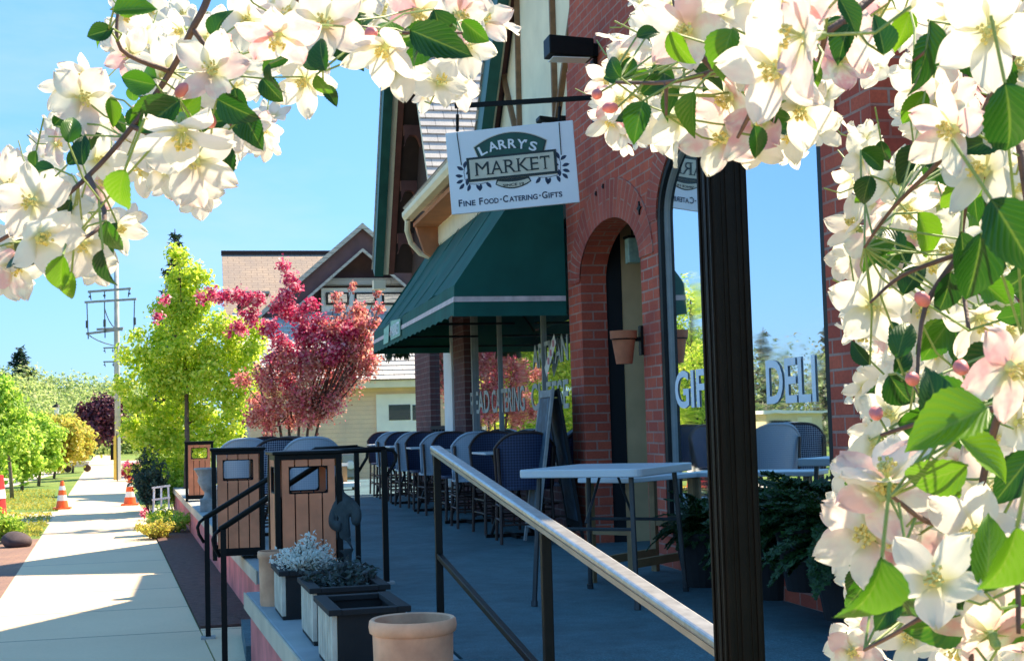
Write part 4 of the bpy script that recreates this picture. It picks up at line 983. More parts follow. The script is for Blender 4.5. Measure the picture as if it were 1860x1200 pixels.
# gable with dark recessed face
ap_ = PY(658, 405, 33.6); lo = PY(420, 612, 33.6); sl2 = (ap_.z-lo.z)/(ap_.x-lo.x)
def gable(apx, lox, y0, y1, dz0, dz1, mat, name):
    z0 = ap_.z-(ap_.x-lox)*sl2; rx = 2*ap_.x-lox
    m = MB(); m.prism([(lox, y0, z0-dz0), (ap_.x, y0, ap_.z-dz0), (rx, y0, z0-dz0), (rx, y0, z0-dz1), (ap_.x, y0, ap_.z-dz1), (lox, y0, z0-dz1)], (0, y1-y0, 0)); return HB(m, name, mat)
gable(ap_.x, lo.x, 33.55, 33.62, 0, .14, 'siding', 'rake_board')
gable(ap_.x, lo.x, 33.621, 35.4, .02, .12, 'soffit', 'gable_roof')
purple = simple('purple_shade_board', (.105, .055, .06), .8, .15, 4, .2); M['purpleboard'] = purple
gable(ap_.x, lo.x, 33.70, 33.74, .13, .62, 'purpleboard', 'barge_panel')
gable(ap_.x, lo.x, 33.60, 33.69, .62, .70, 'siding', 'inner_rake_board')
z0 = ap_.z-(ap_.x-lo.x)*sl2
m = MB(); m.prism([(lo.x, 34.4, z0), (ap_.x, 34.4, ap_.z-.1), (2*ap_.x-lo.x, 34.4, z0), (2*ap_.x-lo.x, 34.4, 2), (lo.x, 34.4, 2)], (0, .2, 0)); HB(m, 'gable_wall', 'purpleboard')
m = MB(); m.box(PY(577, 515, 34.3).x, PY(900, 515, 34.3).x, 34.05, 34.39, PY(650, 519, 34.3).z, PY(650, 507, 34.3).z); HB(m, 'gable_ledge', 'siding')
zt, zb = PY(650, 523, 34.3).z, PY(650, 572, 34.3).z
m = MB(); m.box(PY(583, 515, 34.3).x, PY(900, 515, 34.3).x, 34.25, 34.39, 3.0, zt); HB(m, 'window_band', 'white')
for (p0, p1) in ((592, 634), (644, 684), (694, 740)):
    a0, a1 = PY(p0, 531, 34.2), PY(p1, 553, 34.2)
    m = MB(); m.box(a0.x, a1.x, 34.2, 34.249, a1.z, a0.z); f_ = HB(m, 'window', 'frame')
    m = MB(); m.box(a0.x+.05, a1.x-.05, 34.185, 34.199, a1.z+.05, a0.z-.05); HB(m, 'pane', 'glass', par=f_)
# main roof to the left
a = PY(403, 462, 38.0); b_ = PY(610, 458, 38.0); c = PY(403, 600, 34.5); c.x = a.x
m = MB(); q = [Vector((a.x, 34.5, c.z)), Vector((b_.x+1.5, 34.5, c.z)), Vector((b_.x+1.5, 38, a.z)), Vector((a.x, 38, a.z))]
nn = (q[1]-q[0]).cross(q[3]-q[0]).normalized(); L = (q[3]-q[0]).length; W_ = (q[1]-q[0]).length
m.add([p_ for p_ in q]+[p_-nn*.1 for p_ in q], [(0, 1, 2, 3), (7, 6, 5, 4), (0, 4, 5, 1), (3, 7, 4, 0)], uvs=[(0, 0), (W_, 0), (W_, L), (0, L)]*2); HB(m, 'main_roof', 'roofbrown')
m = MB(); m.box(a.x-.02, b_.x+1.5, 37.96, 38.10, a.z-.03, a.z+.10); HB(m, 'ridge_cap', 'soffit')
m = MB(); m.box(a.x+.3, PY(520, 600, 35).x, 35.2, 35.4, 0, c.z+.35); HB(m, 'upper_wall', 'purpleboard')
a0, a1 = PY(431, 534, 34.2), PY(484, 562, 34.2)
m = MB(); m.prism([(a0.x, 34.2, a1.z), (a1.x, 34.2, a0.z), (a0.x, 34.2, a0.z)], (0, .9, 0)); HB(m, 'dormer', 'frame')
m = MB(); m.box(a0.x-.06, a1.x+.08, 34.1, 35.0, a0.z+.002, a0.z+.06); HB(m, 'dormer_roof', 'siding')
# garage side door on the beige wall
p0, p1 = PY(683, 716, YW-.03), PY(765, 716, YW-.03)
m = MB(); m.box(p0.x, p1.x, YW-.05, YW-.001, SZ, p0.z); dr = HB(m, 'door', 'white')
for (u0, u1) in ((706, 746), (749, 775)):
    a0, a1 = PY(u0, 735, YW-.06), PY(u1, 762, YW-.06); m = MB(); m.box(a0.x, a1.x, YW-.06, YW-.051, a1.z, a0.z); HB(m, 'door_window', 'glass', par=dr)
em = root('electric_meter', 'grey electric meter box on the beige house wall', 'electric meter', PY(636, 870, YW-.01))
m = MB(); m.box(-.17, .17, -.16, 0, .05, .55); m.build('meter_box', M['meter'], em, bevel=.01)
m = MB(); m.lathe([(.0, .07), (.085, .06), (.10, 0), (.10, -.02)], n=20); o = m.build('meter_dial', M['lampglass'], em); o.rotation_euler = (math.pi/2, 0, 0); o.location = (0, -.17, .32)
m = MB(); m.tube([(0.05, -.05, .05), (.05, -.05, -.7)], .03, 8); m.build('conduit', M['meter'], em)
c = G(630, 889, 0); bn = root('garden_bench', 'low white bench with wooden legs below the electric meter', 'bench', (c.x-.05, c.y, 0))
m = MB(); m.box(-.55, .25, -.2, .2, .05, .12); m.build('seat', M['white'], bn, bevel=.01)
m = MB(); m.box(-.5, .1, .19, .23, .38, .43); m.build('backrest', M['white'], bn)
for x in (-.45, -.2, .0): 
    m = MB(); m.box(x, x+.08, .185, .225, .121, .379); m.build('slat_post', M['woodn'], bn)
for x in (-.5, .15): 
    m = MB(); m.box(x, x+.06, -.15, .15, -.0, .049); m.build('leg', M['woodn'], bn)
# ================================================================ trees
def blob_tree(name, label, cat, base, d, blobs, mat, n, size, tr=.06, seed=1, bark='bark', limbs=None, group=None, flat_=.8, parts=('crown',), stems=1, depth=.8):
    rng = np.random.default_rng(seed); t = root(name, label, cat, base, group=group); bv = Vector(base)
    cen = []
    for (px, py, r) in blobs:
        rr = r*d/F; c = D(px, py, d+rng.uniform(-1, 1)*rr*depth); cen.append((c, rr))
    tot = sum(r*r for _, r in cen); C = []; N = []
    for c, r in cen:
        q = int(n*r*r/tot)+6; ns = max(5, int(q/48)); sub = []
        for _ in range(ns):
            v = rng.normal(size=3); v /= np.linalg.norm(v); sub.append(np.array(c)+v*r*rng.uniform(.2, 1.15)**.6*np.array([1, 1, flat_]))
        for _ in range(q):
            s_ = sub[rng.integers(ns)]; p_ = s_+rng.normal(0, r*.13+size*.55, 3); C.append(p_); o = p_-np.array(c); o = o/(np.linalg.norm(o)+1e-6); N.append(o+rng.normal(0, .75, 3)+np.array([0, 0, .35]))
    leaves_mesh('crown', C, N, size, M[mat], t, seed=seed)
    k = MB()
    top = max((c for c, _ in cen), key=lambda c: c.z); mean_ = sum((c for c, _ in cen), Vector())/len(cen)
    if stems == 1:
        mid = Vector((mean_.x*.6+bv.x*.4, mean_.y, (bv.z+top.z)/2)); k.tube([bv, bv.lerp(mid, .5)+Vector((.02, 0, 0)), mid, mid.lerp(top, .6), top], [tr, tr*.8, tr*.6, tr*.35, tr*.12], 8)
        axis = [bv.lerp(mid, .5), mid, mid.lerp(top, .6)]
    else:
        axis = []
        for i in range(stems):
            a = (i/(stems-1)-.5)*1.5; e = bv+RGT*a*.9*(mean_.z-bv.z)*.30+Vector((0, rng.uniform(-.2, .2), (mean_.z-bv.z)*.8)); b0_ = bv+RGT*a*.12; k.tube([b0_, b0_.lerp(e, .4)+Vector((0, 0, .1)), e], [tr, tr*.75, tr*.45], 7); axis.append(e); axis.append(b0_.lerp(e, .6))
    if stems == 1:
        sp = [bv, bv.lerp(mid, .5)+Vector((.02, 0, 0)), mid, mid.lerp(top, .6), top]; axis = [sp[i].lerp(sp[i+1], j/5) for i in range(1, 4) for j in range(5)]
    nodes = [(q, tr*.42) for q in axis]; left = [c for c, _ in cen]
    while left:
        best = None
        for c in left:
            for q, w_ in nodes:
                dd_ = (q-c).length+(.8*(q.z-c.z) if q.z > c.z-.15 else 0)
                if best is None or dd_ < best[0]: best = (dd_, c, q, w_)
        _, c, q, w_ = best; left.remove(c); L_ = (c-q).length; w2 = max(tr*.08, w_*.62)
        m1 = q.lerp(c, .5)+Vector((rng.uniform(-.08, .08)*L_, rng.uniform(-.08, .08)*L_, -.08*L_)); k.tube([q, m1, c], [w_, (w_+w2)/2, w2*.6], 5); nodes.append((m1, (w_+w2)/2)); nodes.append((c, w2*.6))
    k.build('trunk', M[bark], t, True, smooth=True); return t
def rb(poly, n, r0, r1, seed):   # random blobs inside an outline of rows (y, x0, x1)
    rng = random.Random(seed); out = []
    for _ in range(n):
        y = rng.uniform(poly[0][0], poly[-1][0])
        for i in range(len(poly)-1):
            if poly[i][0] <= y <= poly[i+1][0]:
                f = (y-poly[i][0])/(poly[i+1][0]-poly[i][0]); x0 = poly[i][1]*(1-f)+poly[i+1][1]*f; x1 = poly[i][2]*(1-f)+poly[i+1][2]*f
        out.append((rng.uniform(x0, x1), y, rng.uniform(r0, r1)))
    return out
rng_ = random.Random(5)
mb_ = G(338, 934, SZ)
maple_bl = [(325, 470, 18), (345, 490, 22), (318, 505, 22), (365, 500, 18), (335, 530, 30), (375, 540, 24), (305, 560, 24), (400, 590, 28), (340, 590, 34), (290, 610, 26), (262, 640, 22), (320, 640, 36), (380, 640, 38), (432, 600, 26), (475, 600, 20), (460, 640, 26), (425, 650, 32), (270, 690, 34), (330, 700, 40), (390, 700, 40), (445, 690, 30), (250, 730, 26), (300, 750, 40), (360, 760, 40), (420, 740, 34), (240, 780, 24), (280, 800, 34), (330, 810, 38), (385, 800, 34), (420, 790, 22), (265, 840, 24), (310, 850, 30), (350, 850, 26), (235, 650, 18), (245, 610, 12), (230, 700, 18), (345, 560, 30), (300, 680, 36), (360, 670, 36)]
blob_tree('maple_tree', 'bright yellow-green maple standing between the path and the patio', 'tree', mb_, 26.0, maple_bl, 'maple', 26000, .085, .06, 2, 'bark')
cb = D(535, 850, 23.0); cb.z = SZ
pk = [(515, 480, 8), (528, 510, 12), (520, 540, 12), (535, 570, 16), (545, 610, 18), (500, 560, 10), (470, 545, 13), (440, 540, 13), (410, 540, 12), (385, 535, 10), (365, 540, 8), (455, 575, 12), (490, 590, 14), (430, 600, 12), (300, 545, 6), (288, 575, 6), (560, 560, 12), (555, 640, 18), (520, 640, 18), (590, 610, 16), (500, 650, 16), (620, 600, 14), (580, 580, 10), (600, 640, 18), (630, 630, 16)]
sa = [(600, 600, 16), (625, 590, 16), (645, 640, 20), (665, 670, 16), (635, 690, 20), (605, 735, 18), (555, 755, 18), (520, 660, 20), (480, 680, 18), (575, 650, 20), (545, 720, 20), (650, 570, 14), (590, 750, 14), (480, 750, 16), (610, 540, 8), (615, 560, 8), (650, 560, 10), (685, 530, 6), (688, 560, 8), (655, 590, 14), (680, 590, 12), (640, 620, 18), (670, 630, 18), (600, 660, 20), (560, 680, 20), (520, 690, 18), (640, 660, 18), (490, 700, 16), (470, 730, 16), (500, 740, 18), (540, 730, 20), (580, 720, 18), (615, 710, 16), (460, 760, 14), (490, 775, 14), (530, 765, 14), (570, 760, 12), (675, 655, 12), (600, 690, 16), (640, 520, 6), (440, 690, 12), (660, 610, 14)]
pk = [(x, y, r*1.08) for x, y, r in pk]+[(a+rng_.uniform(-14, 14), b+rng_.uniform(-14, 14), r*.6) for a, b, r in pk if a > 420]+[(560, 600, 14), (545, 660, 15), (610, 640, 13), (640, 600, 12), (505, 620, 12), (530, 700, 13)]
t = blob_tree('flowering_crabapple', 'pink and bronze flowering crabapple with several stems before the beige house', 'tree', cb, 23.0, pk, 'pinkb', 9500, .066, .035, 5, 'bark', stems=6)
rng = np.random.default_rng(8); C = []; N = []
for (px, py, r) in sa:
    rr = r*23.0/F; c = D(px, py, 23+rng.uniform(-.3, .3))
    for _ in range(int(r*r*1.25)+30): C.append(np.array(c)+rng.normal(0, rr*.62, 3)); N.append(rng.normal(0, 1, 3))
leaves_mesh('bronze_foliage', C, N, .06, M['salmon'], t, seed=9)
k = MB()
for (px, py, r) in sa: 
    c = D(px, py, 23.0); a = D(535+(px-535)*.35, 760, 23.0); k.tube([a, a.lerp(c, .5)+Vector((0, 0, -.05)), c], [.018, .012, .005], 5)
k.build('limbs', M['bark'], t, True)
# conifers
def conifer(name, label, d, pxc, ytop, ybase, wpx, mat, seed, nb=26, gap=.5, leaf=.16, group=None, base=None):
    rng = np.random.default_rng(seed)
    b0_ = base if base is not None else D(pxc, ybase, d); b0_ = Vector(b0_); tp = D(pxc, ytop, d); H = tp.z-b0_.z if base is None else ytop
    Wm = wpx*d/F/2 if base is None else wpx
    t = root(name, label, 'tree', b0_, group=group); k = MB(); k.tube([(0, 0, 0), (0, 0, H*.6), (0, 0, H)], [H*.022, H*.012, H*.002], 7); C = []; N = []
    z = H*.12
    while z < H*.985:
        f = 1-z/H; nbr = 4+int(6*f)
        for i in range(nbr):
            a = rng.uniform(0, 6.283); L = Wm*(f**.8)*rng.uniform(.65, 1.15)+.03*H*.3; e = Vector((math.cos(a)*L, math.sin(a)*L, z-L*.12+L*.1*rng.uniform(-1, 1))); s0 = Vector((0, 0, z)); mid = s0.lerp(e, .5)+Vector((0, 0, -L*.08))
            k.tube([s0, mid, e+Vector((0, 0, L*.08))], [H*.004, H*.003, H*.001], 4)
            n_ = int(8+L/leaf*7)
            for j in range(n_):
                g = (j+rng.uniform())/n_; p_ = s0.lerp(e, g)+Vector((0, 0, -L*.16*math.sin(math.pi*g)+L*.08*g)); w_ = leaf*.9*(1-g*.6); C.append(p_+Vector(rng.normal(0, w_*.55, 3))*Vector((1, 1, .5))[0] if False else Vector(p_)+Vector(rng.normal(0, w_*.5, 3))); N.append(rng.normal(0, .6, 3)+np.array([0, 0, 1.0]))
        z += H*gap/nb*2
    k.build('trunk', M['bark'], t); leaves_mesh('crown', C, N, leaf, M[mat], t, seed=seed, world=False, aspect=.3); return t
conifer('spruce_tree', 'dark spruce rising behind the bright green maple', 48, 322, 412, 800, 150, 'spruce', 31, leaf=.22, gap=.42)
conifer('spruce_tree', 'bluish spruce standing against the sky on the far left hill', 120, 36, 632, 800, 150, 'spruce', 32, leaf=.5, gap=.5)
# row of young trees left of the path
rowt = [((22, 905, 34), (12, 700, 905), 44, 'mapled', 'leftmost big leafy green tree at the picture edge', [(10, 720, 30), (0, 760, 34), (25, 750, 24), (8, 800, 34), (28, 790, 24), (10, 850, 26), (-10, 700, 26), (-20, 760, 34)], 26),
        ((40, 890, 40), 0, 0, 'mapled', 'second young tree left of the path with yellow-green leaves', [(38, 780, 20), (55, 800, 20), (40, 820, 24), (22, 830, 20), (55, 840, 18), (38, 855, 16)], 34),
        ((70, 882, 44), 0, 0, 'mapled', 'third young tree left of the path with lime leaves', [(72, 770, 20), (88, 795, 20), (70, 810, 24), (85, 830, 20), (64, 840, 18)], 42),
        ((98, 868, 50), 0, 0, 'yel', 'yellow leafy bush-like tree beside the path', [(100, 775, 20), (118, 790, 22), (102, 815, 24), (125, 820, 18), (95, 840, 14)], 52),
        ((132, 858, 60), 0, 0, 'yel', 'farthest yellow tree beside the path end', [(130, 780, 16), (146, 795, 20), (135, 815, 20), (152, 815, 14), (120, 800, 18)], 62)]
for i, (bs, _, _, mt, lab, bl_, d) in enumerate(rowt):
    b_ = G(bs[0], bs[1], SZ); dd = (b_-CAM).dot(FWD)
    blob_tree('young_tree', lab, 'tree', b_, dd, bl_, mt, 3600, .0030*dd+.02, .05, 40+i, 'barkp', group='young trees left of the path')
b_ = G(172, 812, SZ); dd = min(95, (b_-CAM).dot(FWD))
t = blob_tree('purple_tree', 'dark purple-leaved tree at the far end of the path', 'tree', D(180, 806, 75), 75, [(160, 745, 18), (185, 735, 20), (205, 745, 20), (170, 765, 22), (195, 765, 22), (150, 750, 12), (215, 735, 16), (180, 790, 16), (205, 785, 16)], 'purple', 5000, .22, .14, 51)
# far wooded hillside
rng = np.random.default_rng(61); 
def wood(name, centres, mat, n, size, seed):
    rng = np.random.default_rng(seed); C = []; N = []
    tot = sum(r*r for _, r in centres)
    for c, r in centres:
        for _ in range(int(n*r*r/tot)+4):
            v = rng.normal(size=3); v /= np.linalg.norm(v); p_ = np.array(c)+v*r*rng.uniform(.6, 1.05); C.append(p_); N.append(v+rng.normal(0, .6, 3)+np.array([0, 0, .4]))
    o = leaves_mesh(name, C, N, size, M[mat], None, seed=seed); o['kind'] = 'stuff'; return o
hill = []
for px in range(-80, 300, 13):
    f = max(0, min(1, (px)/230)); yt = 672+30*f+rng.uniform(-8, 8)
    for row in range(5):
        r = rng.uniform(2.0, 3.2); d = 120-row*7; y = yt+r*F/d*.8+row*20+rng.uniform(-6, 6)
        if y < 800: hill.append((D(px+rng.uniform(-6, 6), y, d), r))
wood('hillside_wood', hill, 'pale' , 60000, .30, 62)
far = []
for i in range(170):
    a = R(rng.uniform(-42, -13)); dist = rng.uniform(62, 105); x = CX+math.sin(a)*dist; y = math.cos(a)*dist; r = rng.uniform(1.6, 3.4)
    zt = dist*rng.uniform(.025, .050); 
    z = -0.5
    while z < zt: far.append((Vector((x, y, z)), r)); z += r*1.1
wood('street_side_wood', far, 'wood1', 90000, .30, 63)
for i in range(13):
    a = R(-15-i*2.0+rng.uniform(-.6, .6)); dist = rng.uniform(66, 90); hgt = dist*rng.uniform(.060, .090)
    conifer('pine_tree', 'x', 0, 0, hgt, 0, hgt*.2, 'wood2', 70+i, nb=16, leaf=.28, base=(CX+math.sin(a)*dist, math.cos(a)*dist, SZ))
    TR_ = bpy.data.objects[-1] if False else None
pines = [o for o in bpy.data.objects if o.name.startswith('pine_tree')]
for o in pines: tag(o, 'slim pine across the street, seen only reflected in the arched window', 'tree', 'pines reflected in the arched window')
# trees across the street reflected in the storefront glass
def tree3(name, label, base, H, Rr, mat, n, size, seed, group=None):
    rng = np.random.default_rng(seed); t = root(name, label, 'tree', base, group=group); C = []; N = []; k = MB()
    k.tube([(0, 0, 0), (0.05, 0, H*.35), (0, 0.05, H*.75), (0, 0, H*.95)], [H*.022, H*.018, H*.01, H*.003], 7)
    for i in range(26):
        z = H*rng.uniform(.22, .95); f = math.sin(math.pi*min(1, (z/H-.1)/.95))**.7; a = rng.uniform(0, 6.28); q = Rr*f*rng.uniform(.2, .9); c = np.array([q*math.cos(a), q*math.sin(a), z]); r = Rr*rng.uniform(.22, .4)
        k.tube([(0, 0, z*.7), tuple(c*np.array([.5, .5, .93])), tuple(c)], [H*.008, H*.005, H*.002], 5)
        for _ in range(n//26): 
            v = rng.normal(size=3); v /= np.linalg.norm(v); C.append(c+v*r*rng.uniform(.4, 1.1)); N.append(v+rng.normal(0, .8, 3))
    k.build('trunk', M['bark'], t); leaves_mesh('crown', C, N, size, M[mat], t, seed=seed, world=False); return t
lb = ['bright street tree reflected at the left of the storefront glass', 'bright street tree reflected in the middle of the storefront glass', 'bright street tree reflected at the right of the storefront glass', 'large pale street tree reflected behind the window lettering']
for i, (x, y, H, r, mt) in enumerate(((-11.2, 44, 4.6, 1.6, 'mapled'), (-13.6, 47, 5, 1.8, 'maple'), (-10.0, 36, 5, 1.7, 'maple'), (-17.5, 55, 5.2, 2.4, 'pale'))):
    tree3('street_tree', lb[i], (x, y, SZ), H, r, mt, 14000, .095, 80+i, 'street trees reflected in the glass')
# shed across the street (in the window's reflection)
sh = root('garden_shed', 'low cream shed across the street reflected beneath the DELI lettering', 'shed', (-16.6, 44, SZ))
m = MB(); m.box(-1.0, 1.1, 0, 2, 0, 1.55); m.build('wall', M['beigeshed'], sh); m = MB(); m.prism([(-1.2, -.2, 1.551), (1.3, -.2, 1.551), (1.3, -.2, 1.68), (-1.2, -.2, 1.62)], (0, 2.4, 0)); m.build('roof', M['white'], sh)
m = MB(); m.box(-.5, .1, -.03, -.001, 0, 1.4); m.build('door', M['cream'], sh); m = MB(); m.box(.35, .95, -.03, -.001, .3, 1.3); m.build('opening', M['frame'], sh)
# ================================================================ utility poles
def upole(px, py0, py1, d, arms, r, label, strings=True):
    b_ = D(px, py1, d); t0 = D(px-4, py0, d); b_.z = SZ; tp = Vector((b_.x, b_.y, t0.z)); t = root('utility_pole', label, 'utility pole', b_, group='utility poles beyond the path')
    m = MB(); m.tube([b_, tp], [r, r*.75], 10); m.build('pole_shaft', M['pole'], t, True, smooth=True)
    for (xa, ya, xb, yb, s_) in arms:
        A, Bq = D(xa, ya, d-.2), D(xb, yb, d-.2); m = MB(); m.bar(A, Bq, .10, .09); m.build('crossarm', M['arm'], t, True)
        if s_:
            for f in (.04, .38, .96):
                c = A.lerp(Bq, f); m = MB(); m.tube([c, c-Vector((.03*(f-.5), 0, s_*.35)), c-Vector((-.1*(.5-f), 0, s_))], .025, 5); m.tube([c-Vector((0, 0, s_*.5)), c-Vector((0, 0, s_*.70))], .055, 8); m.build('insulator', M['wire'], t, True)
    return t
upole(214, 470, 820, 58, [(160, 530, 238, 524, .35), (154, 549, 248, 543, 1.55), (157, 606, 222, 598, 0), (176, 598, 224, 596, 0)], .125, 'tall wooden utility pole with crossarms beside the maple')
upole(212, 600, 820, 84, [(188, 632, 232, 630, .3), (188, 657, 234, 656, .3)], .14, 'smaller utility pole just behind the tall one')
wr = MB()
for (a, b_, c) in (((158, 606), (185, 628), (232, 630)), ((190, 560), (200, 600), (222, 600))):
    P0, P1, P2 = D(*a, 57.6), D(*b_, 58), D(*c, 60); wr.tube([P0.lerp(P1, i/6)*(1-i/6)+P1.lerp(P2, i/6)*(i/6) for i in range(7)], .022, 5)
w_ = wr.build('jumper_wires', M['wire']); tag(w_, 'thin dark looping wires hanging below the utility pole crossarms', 'wires')
# lamp post far left
c = D(103, 800, 62); c.z = SZ; t = root('street_lamp', 'black lantern street lamp among the yellow trees', 'street lamp', c); zt_ = D(103, 735, 62).z-SZ
m = MB(); m.tube([(0, 0, 0), (0, 0, zt_-.45)], .05, 8); m.build('lamp_column', M['black'], t); m = MB(); m.lathe([(.07, zt_-.45), (.14, zt_-.1), (.0, zt_-.1)], n=12); m.build('lamp_shade', M['lampglass'], t); m = MB(); m.lathe([(.19, zt_-.1), (.12, zt_), (.03, zt_+.05), (.02, zt_+.14), (0, zt_+.16)], n=12); m.build('lamp_cap', M['black'], t)
# cones
def cone():
    t = root('traffic_cone', 'x', 'traffic cone'); H = .56
    m = MB(); m.box(-.17, .17, -.17, .17, 0, .035); m.lathe([(.125, .035), (.10, .17)], n=20); m.lathe([(.083, .28), (.067, .38)], n=20); m.lathe([(.05, .46), (.03, H), (0, H)], n=20); m.build('cone_body', M['orangecone'], t, autosm=40)
    m = MB(); m.lathe([(.10, .17), (.083, .28)], n=20); m.lathe([(.067, .38), (.05, .46)], n=20); m.build('white_band', M['reflect'], t, smooth=True); return t
c0 = cone()
for i, (px, py, lab) in enumerate(((113, 924, 'orange traffic cone on the left edge of the path crossing'), (236, 917, 'orange traffic cone on the right side of the path crossing near the maple'))):
    o = c0 if i == 0 else copy_tree(c0); o.location = G(px, py, SZ); tag(o, lab, 'traffic cone', 'orange cones at the crossing')
c = G(-14, 935, SZ); t = root('red_barrel', 'red and white barrel cut off by the left picture edge', 'barrel', c)
m = MB(); m.lathe([(.26, 0), (.24, .3), (.25, .31)], n=20); m.lathe([(.23, .48), (.2, .75), (0, .76)], n=20); m.build('barrel_body', M['red'], t, autosm=40); m = MB(); m.lathe([(.25, .31), (.23, .48)], n=20); m.build('white_band', M['reflect'], t)
# banner, bin, small cart, red bush, white trellis
c = G(213, 874, SZ); t = root('yellow_banner', 'narrow yellow and white feather banner standing on the lawn', 'banner', c)
m = MB(); m.tube([(0, 0, 0), (0, 0, 1.5)], .02, 6); m.build('pole', M['wire'], t); m = MB(); m.prism([(-.11, 0, .05), (.02, 0, .05), (.02, 0, 1.45), (-.10, 0, 1.4)], (0, .01, 0)); m.build('yellow_cloth', M['yellow'], t); m = MB(); m.prism([(.021, 0, .05), (.12, 0, .05), (.11, 0, 1.35), (.021, 0, 1.42)], (0, .01, 0)); m.build('white_cloth', M['white'], t)
c = G(208, 826, SZ); c = D(208, 824, 80); c.z = SZ-.02; t = root('waste_bin', 'small black bin at the far end of the path', 'bin', c); m = MB(); m.box(-.22, .22, -.22, .22, 0, 1.05); m.build('bin_body', M['black'], t, bevel=.03); m = MB(); m.box(-.25, .25, -.25, .25, 1.05, 1.15); m.build('bin_lid', M['black'], t, bevel=.03)
bush('red_bush', 'round dark red shrub on the lawn right of the path', 'shrub', G(238, 872, SZ), .36, .36, .62, 2600, .10, 'pinkb', seed=15)
c = G(140, 857, SZ); t = root('garden_cart', 'small pale garden cart with dark red wheels on the lawn', 'cart', c)
m = MB(); m.prism([(-.4, 0, .2), (.4, 0, .2), (.5, 0, .42), (-.5, 0, .42)], (0, .5, 0)); m.build('tray', M['fab'], t, bevel=.02)
for x in (-.35, .4):
    m = MB(); 
    for k_ in range(1): m.lathe([(0, -.03), (.13, -.03), (.15, 0), (.13, .03), (0, .03)], n=18)
    o = m.build('wheel', M['rattan'], t); o.rotation_euler = (math.pi/2, 0, 0); o.location = (x, -.06, .15)
m = MB(); m.tube([(.55, .25, .5), (.8, .25, 1.1), (.8, .25, 1.15)], .02, 6); m.build('handle', M['black'], t)
c = G(293, 944, SZ); t = root('white_trellis', 'small white painted trellis leaning among branches beside the maple trunk', 'trellis', (c.x, c.y, SZ))
for x in (-.13, .0, .13): 
    m = MB(); m.bar((x, 0, 0), (x*.9, .12, .55), .03, .02); m.build('trellis_post', M['fab'], t)
for z in (.12, .34, .54): m = MB(); m.bar((-.15, z*.155-.02, z), (.15, z*.155-.02, z+.03), .02, .03); m.build('trellis_bar', M['fab'], t)
bush('dark_hedge', 'dark evergreen shrub behind the white trellis', 'shrub', G(268, 938, SZ)+Vector((0, .9, 0)), .38, .5, 1.15, 3600, .07, 'spruce', seed=16, stems=40)
bush('tall_shrub', 'dark leafy shrub around the base of the maple', 'shrub', G(320, 930, SZ)+Vector((0, .5, 0)), .5, .5, .95, 3000, .07, 'mapled', seed=17, stems=40)
for i, (px, py, w_, h_, lab) in enumerate(((283, 978, .32, .28, 'low yellow-green ground shrub at the corner of the mulch bed'), (318, 968, .34, .34, 'leafy low shrub beside the pink wall'), (296, 960, .3, .3, 'small green shrub between the other two by the path edge'))):
    bush('low_shrub', lab, 'shrub', G(px, py, SZ), w_, w_, h_, 1500, .05, ('yel', 'mapled', 'maple')[i], seed=20+i, stems=30, group='low shrubs at the path edge')
bush('edge_shrub', 'leafy green shrub at the left picture edge by the kerb', 'shrub', G(8, 985, SZ), .32, .32, .45, 1500, .06, 'mapled', seed=26, stems=30)
c = G(262, 944, SZ); bush('red_flower', 'bright red flower beside the path shrubs', 'flower', c, .07, .07, .22, 60, .06, 'pinkb', seed=27, stems=3)
c = G(28, 992, SZ); me = bpy.data.meshes.new('boulder'); bm = bmesh.new(); bmesh.ops.create_icosphere(bm, subdivisions=3, radius=.20)
rg = random.Random(4)
import mathutils
for v in bm.verts: v.co = v.co*(1+.28*mathutils.noise.noise(v.co*4)); v.co.z *= .62
bm.to_mesh(me); bm.free(); me.materials.append(simple('boulder_dark', (.07, .05, .055), .9, .4, 8, .6)); me.polygons.foreach_set('use_smooth', [True]*len(me.polygons)); bo = link_mesh('boulder', me); bo.location = c+Vector((0, 0, .08)); tag(bo, 'dark boulder on the verge at the left picture edge', 'boulder')
# grass tufts on the verges
C = []; N = []; rng = np.random.default_rng(91)
for (px0, px1, py0, py1, n_) in ((0, 105, 930, 972, 1500), (0, 100, 888, 925, 1200), (165, 235, 870, 905, 1200)):
    for _ in range(n_):
        p_ = G(rng.uniform(px0, px1), rng.uniform(py0, py1), SZ+.02)
        if pr(p_.y)-1.6 < p_.x < pr(p_.y)+.03: continue
        C.append(p_); N.append(rng.normal(0, 1, 3)*np.array([1, 1, .2]))
o = leaves_mesh('grass_tufts', C, N, .07, M['yel'], None, aspect=.25, seed=92); o['kind'] = 'stuff'
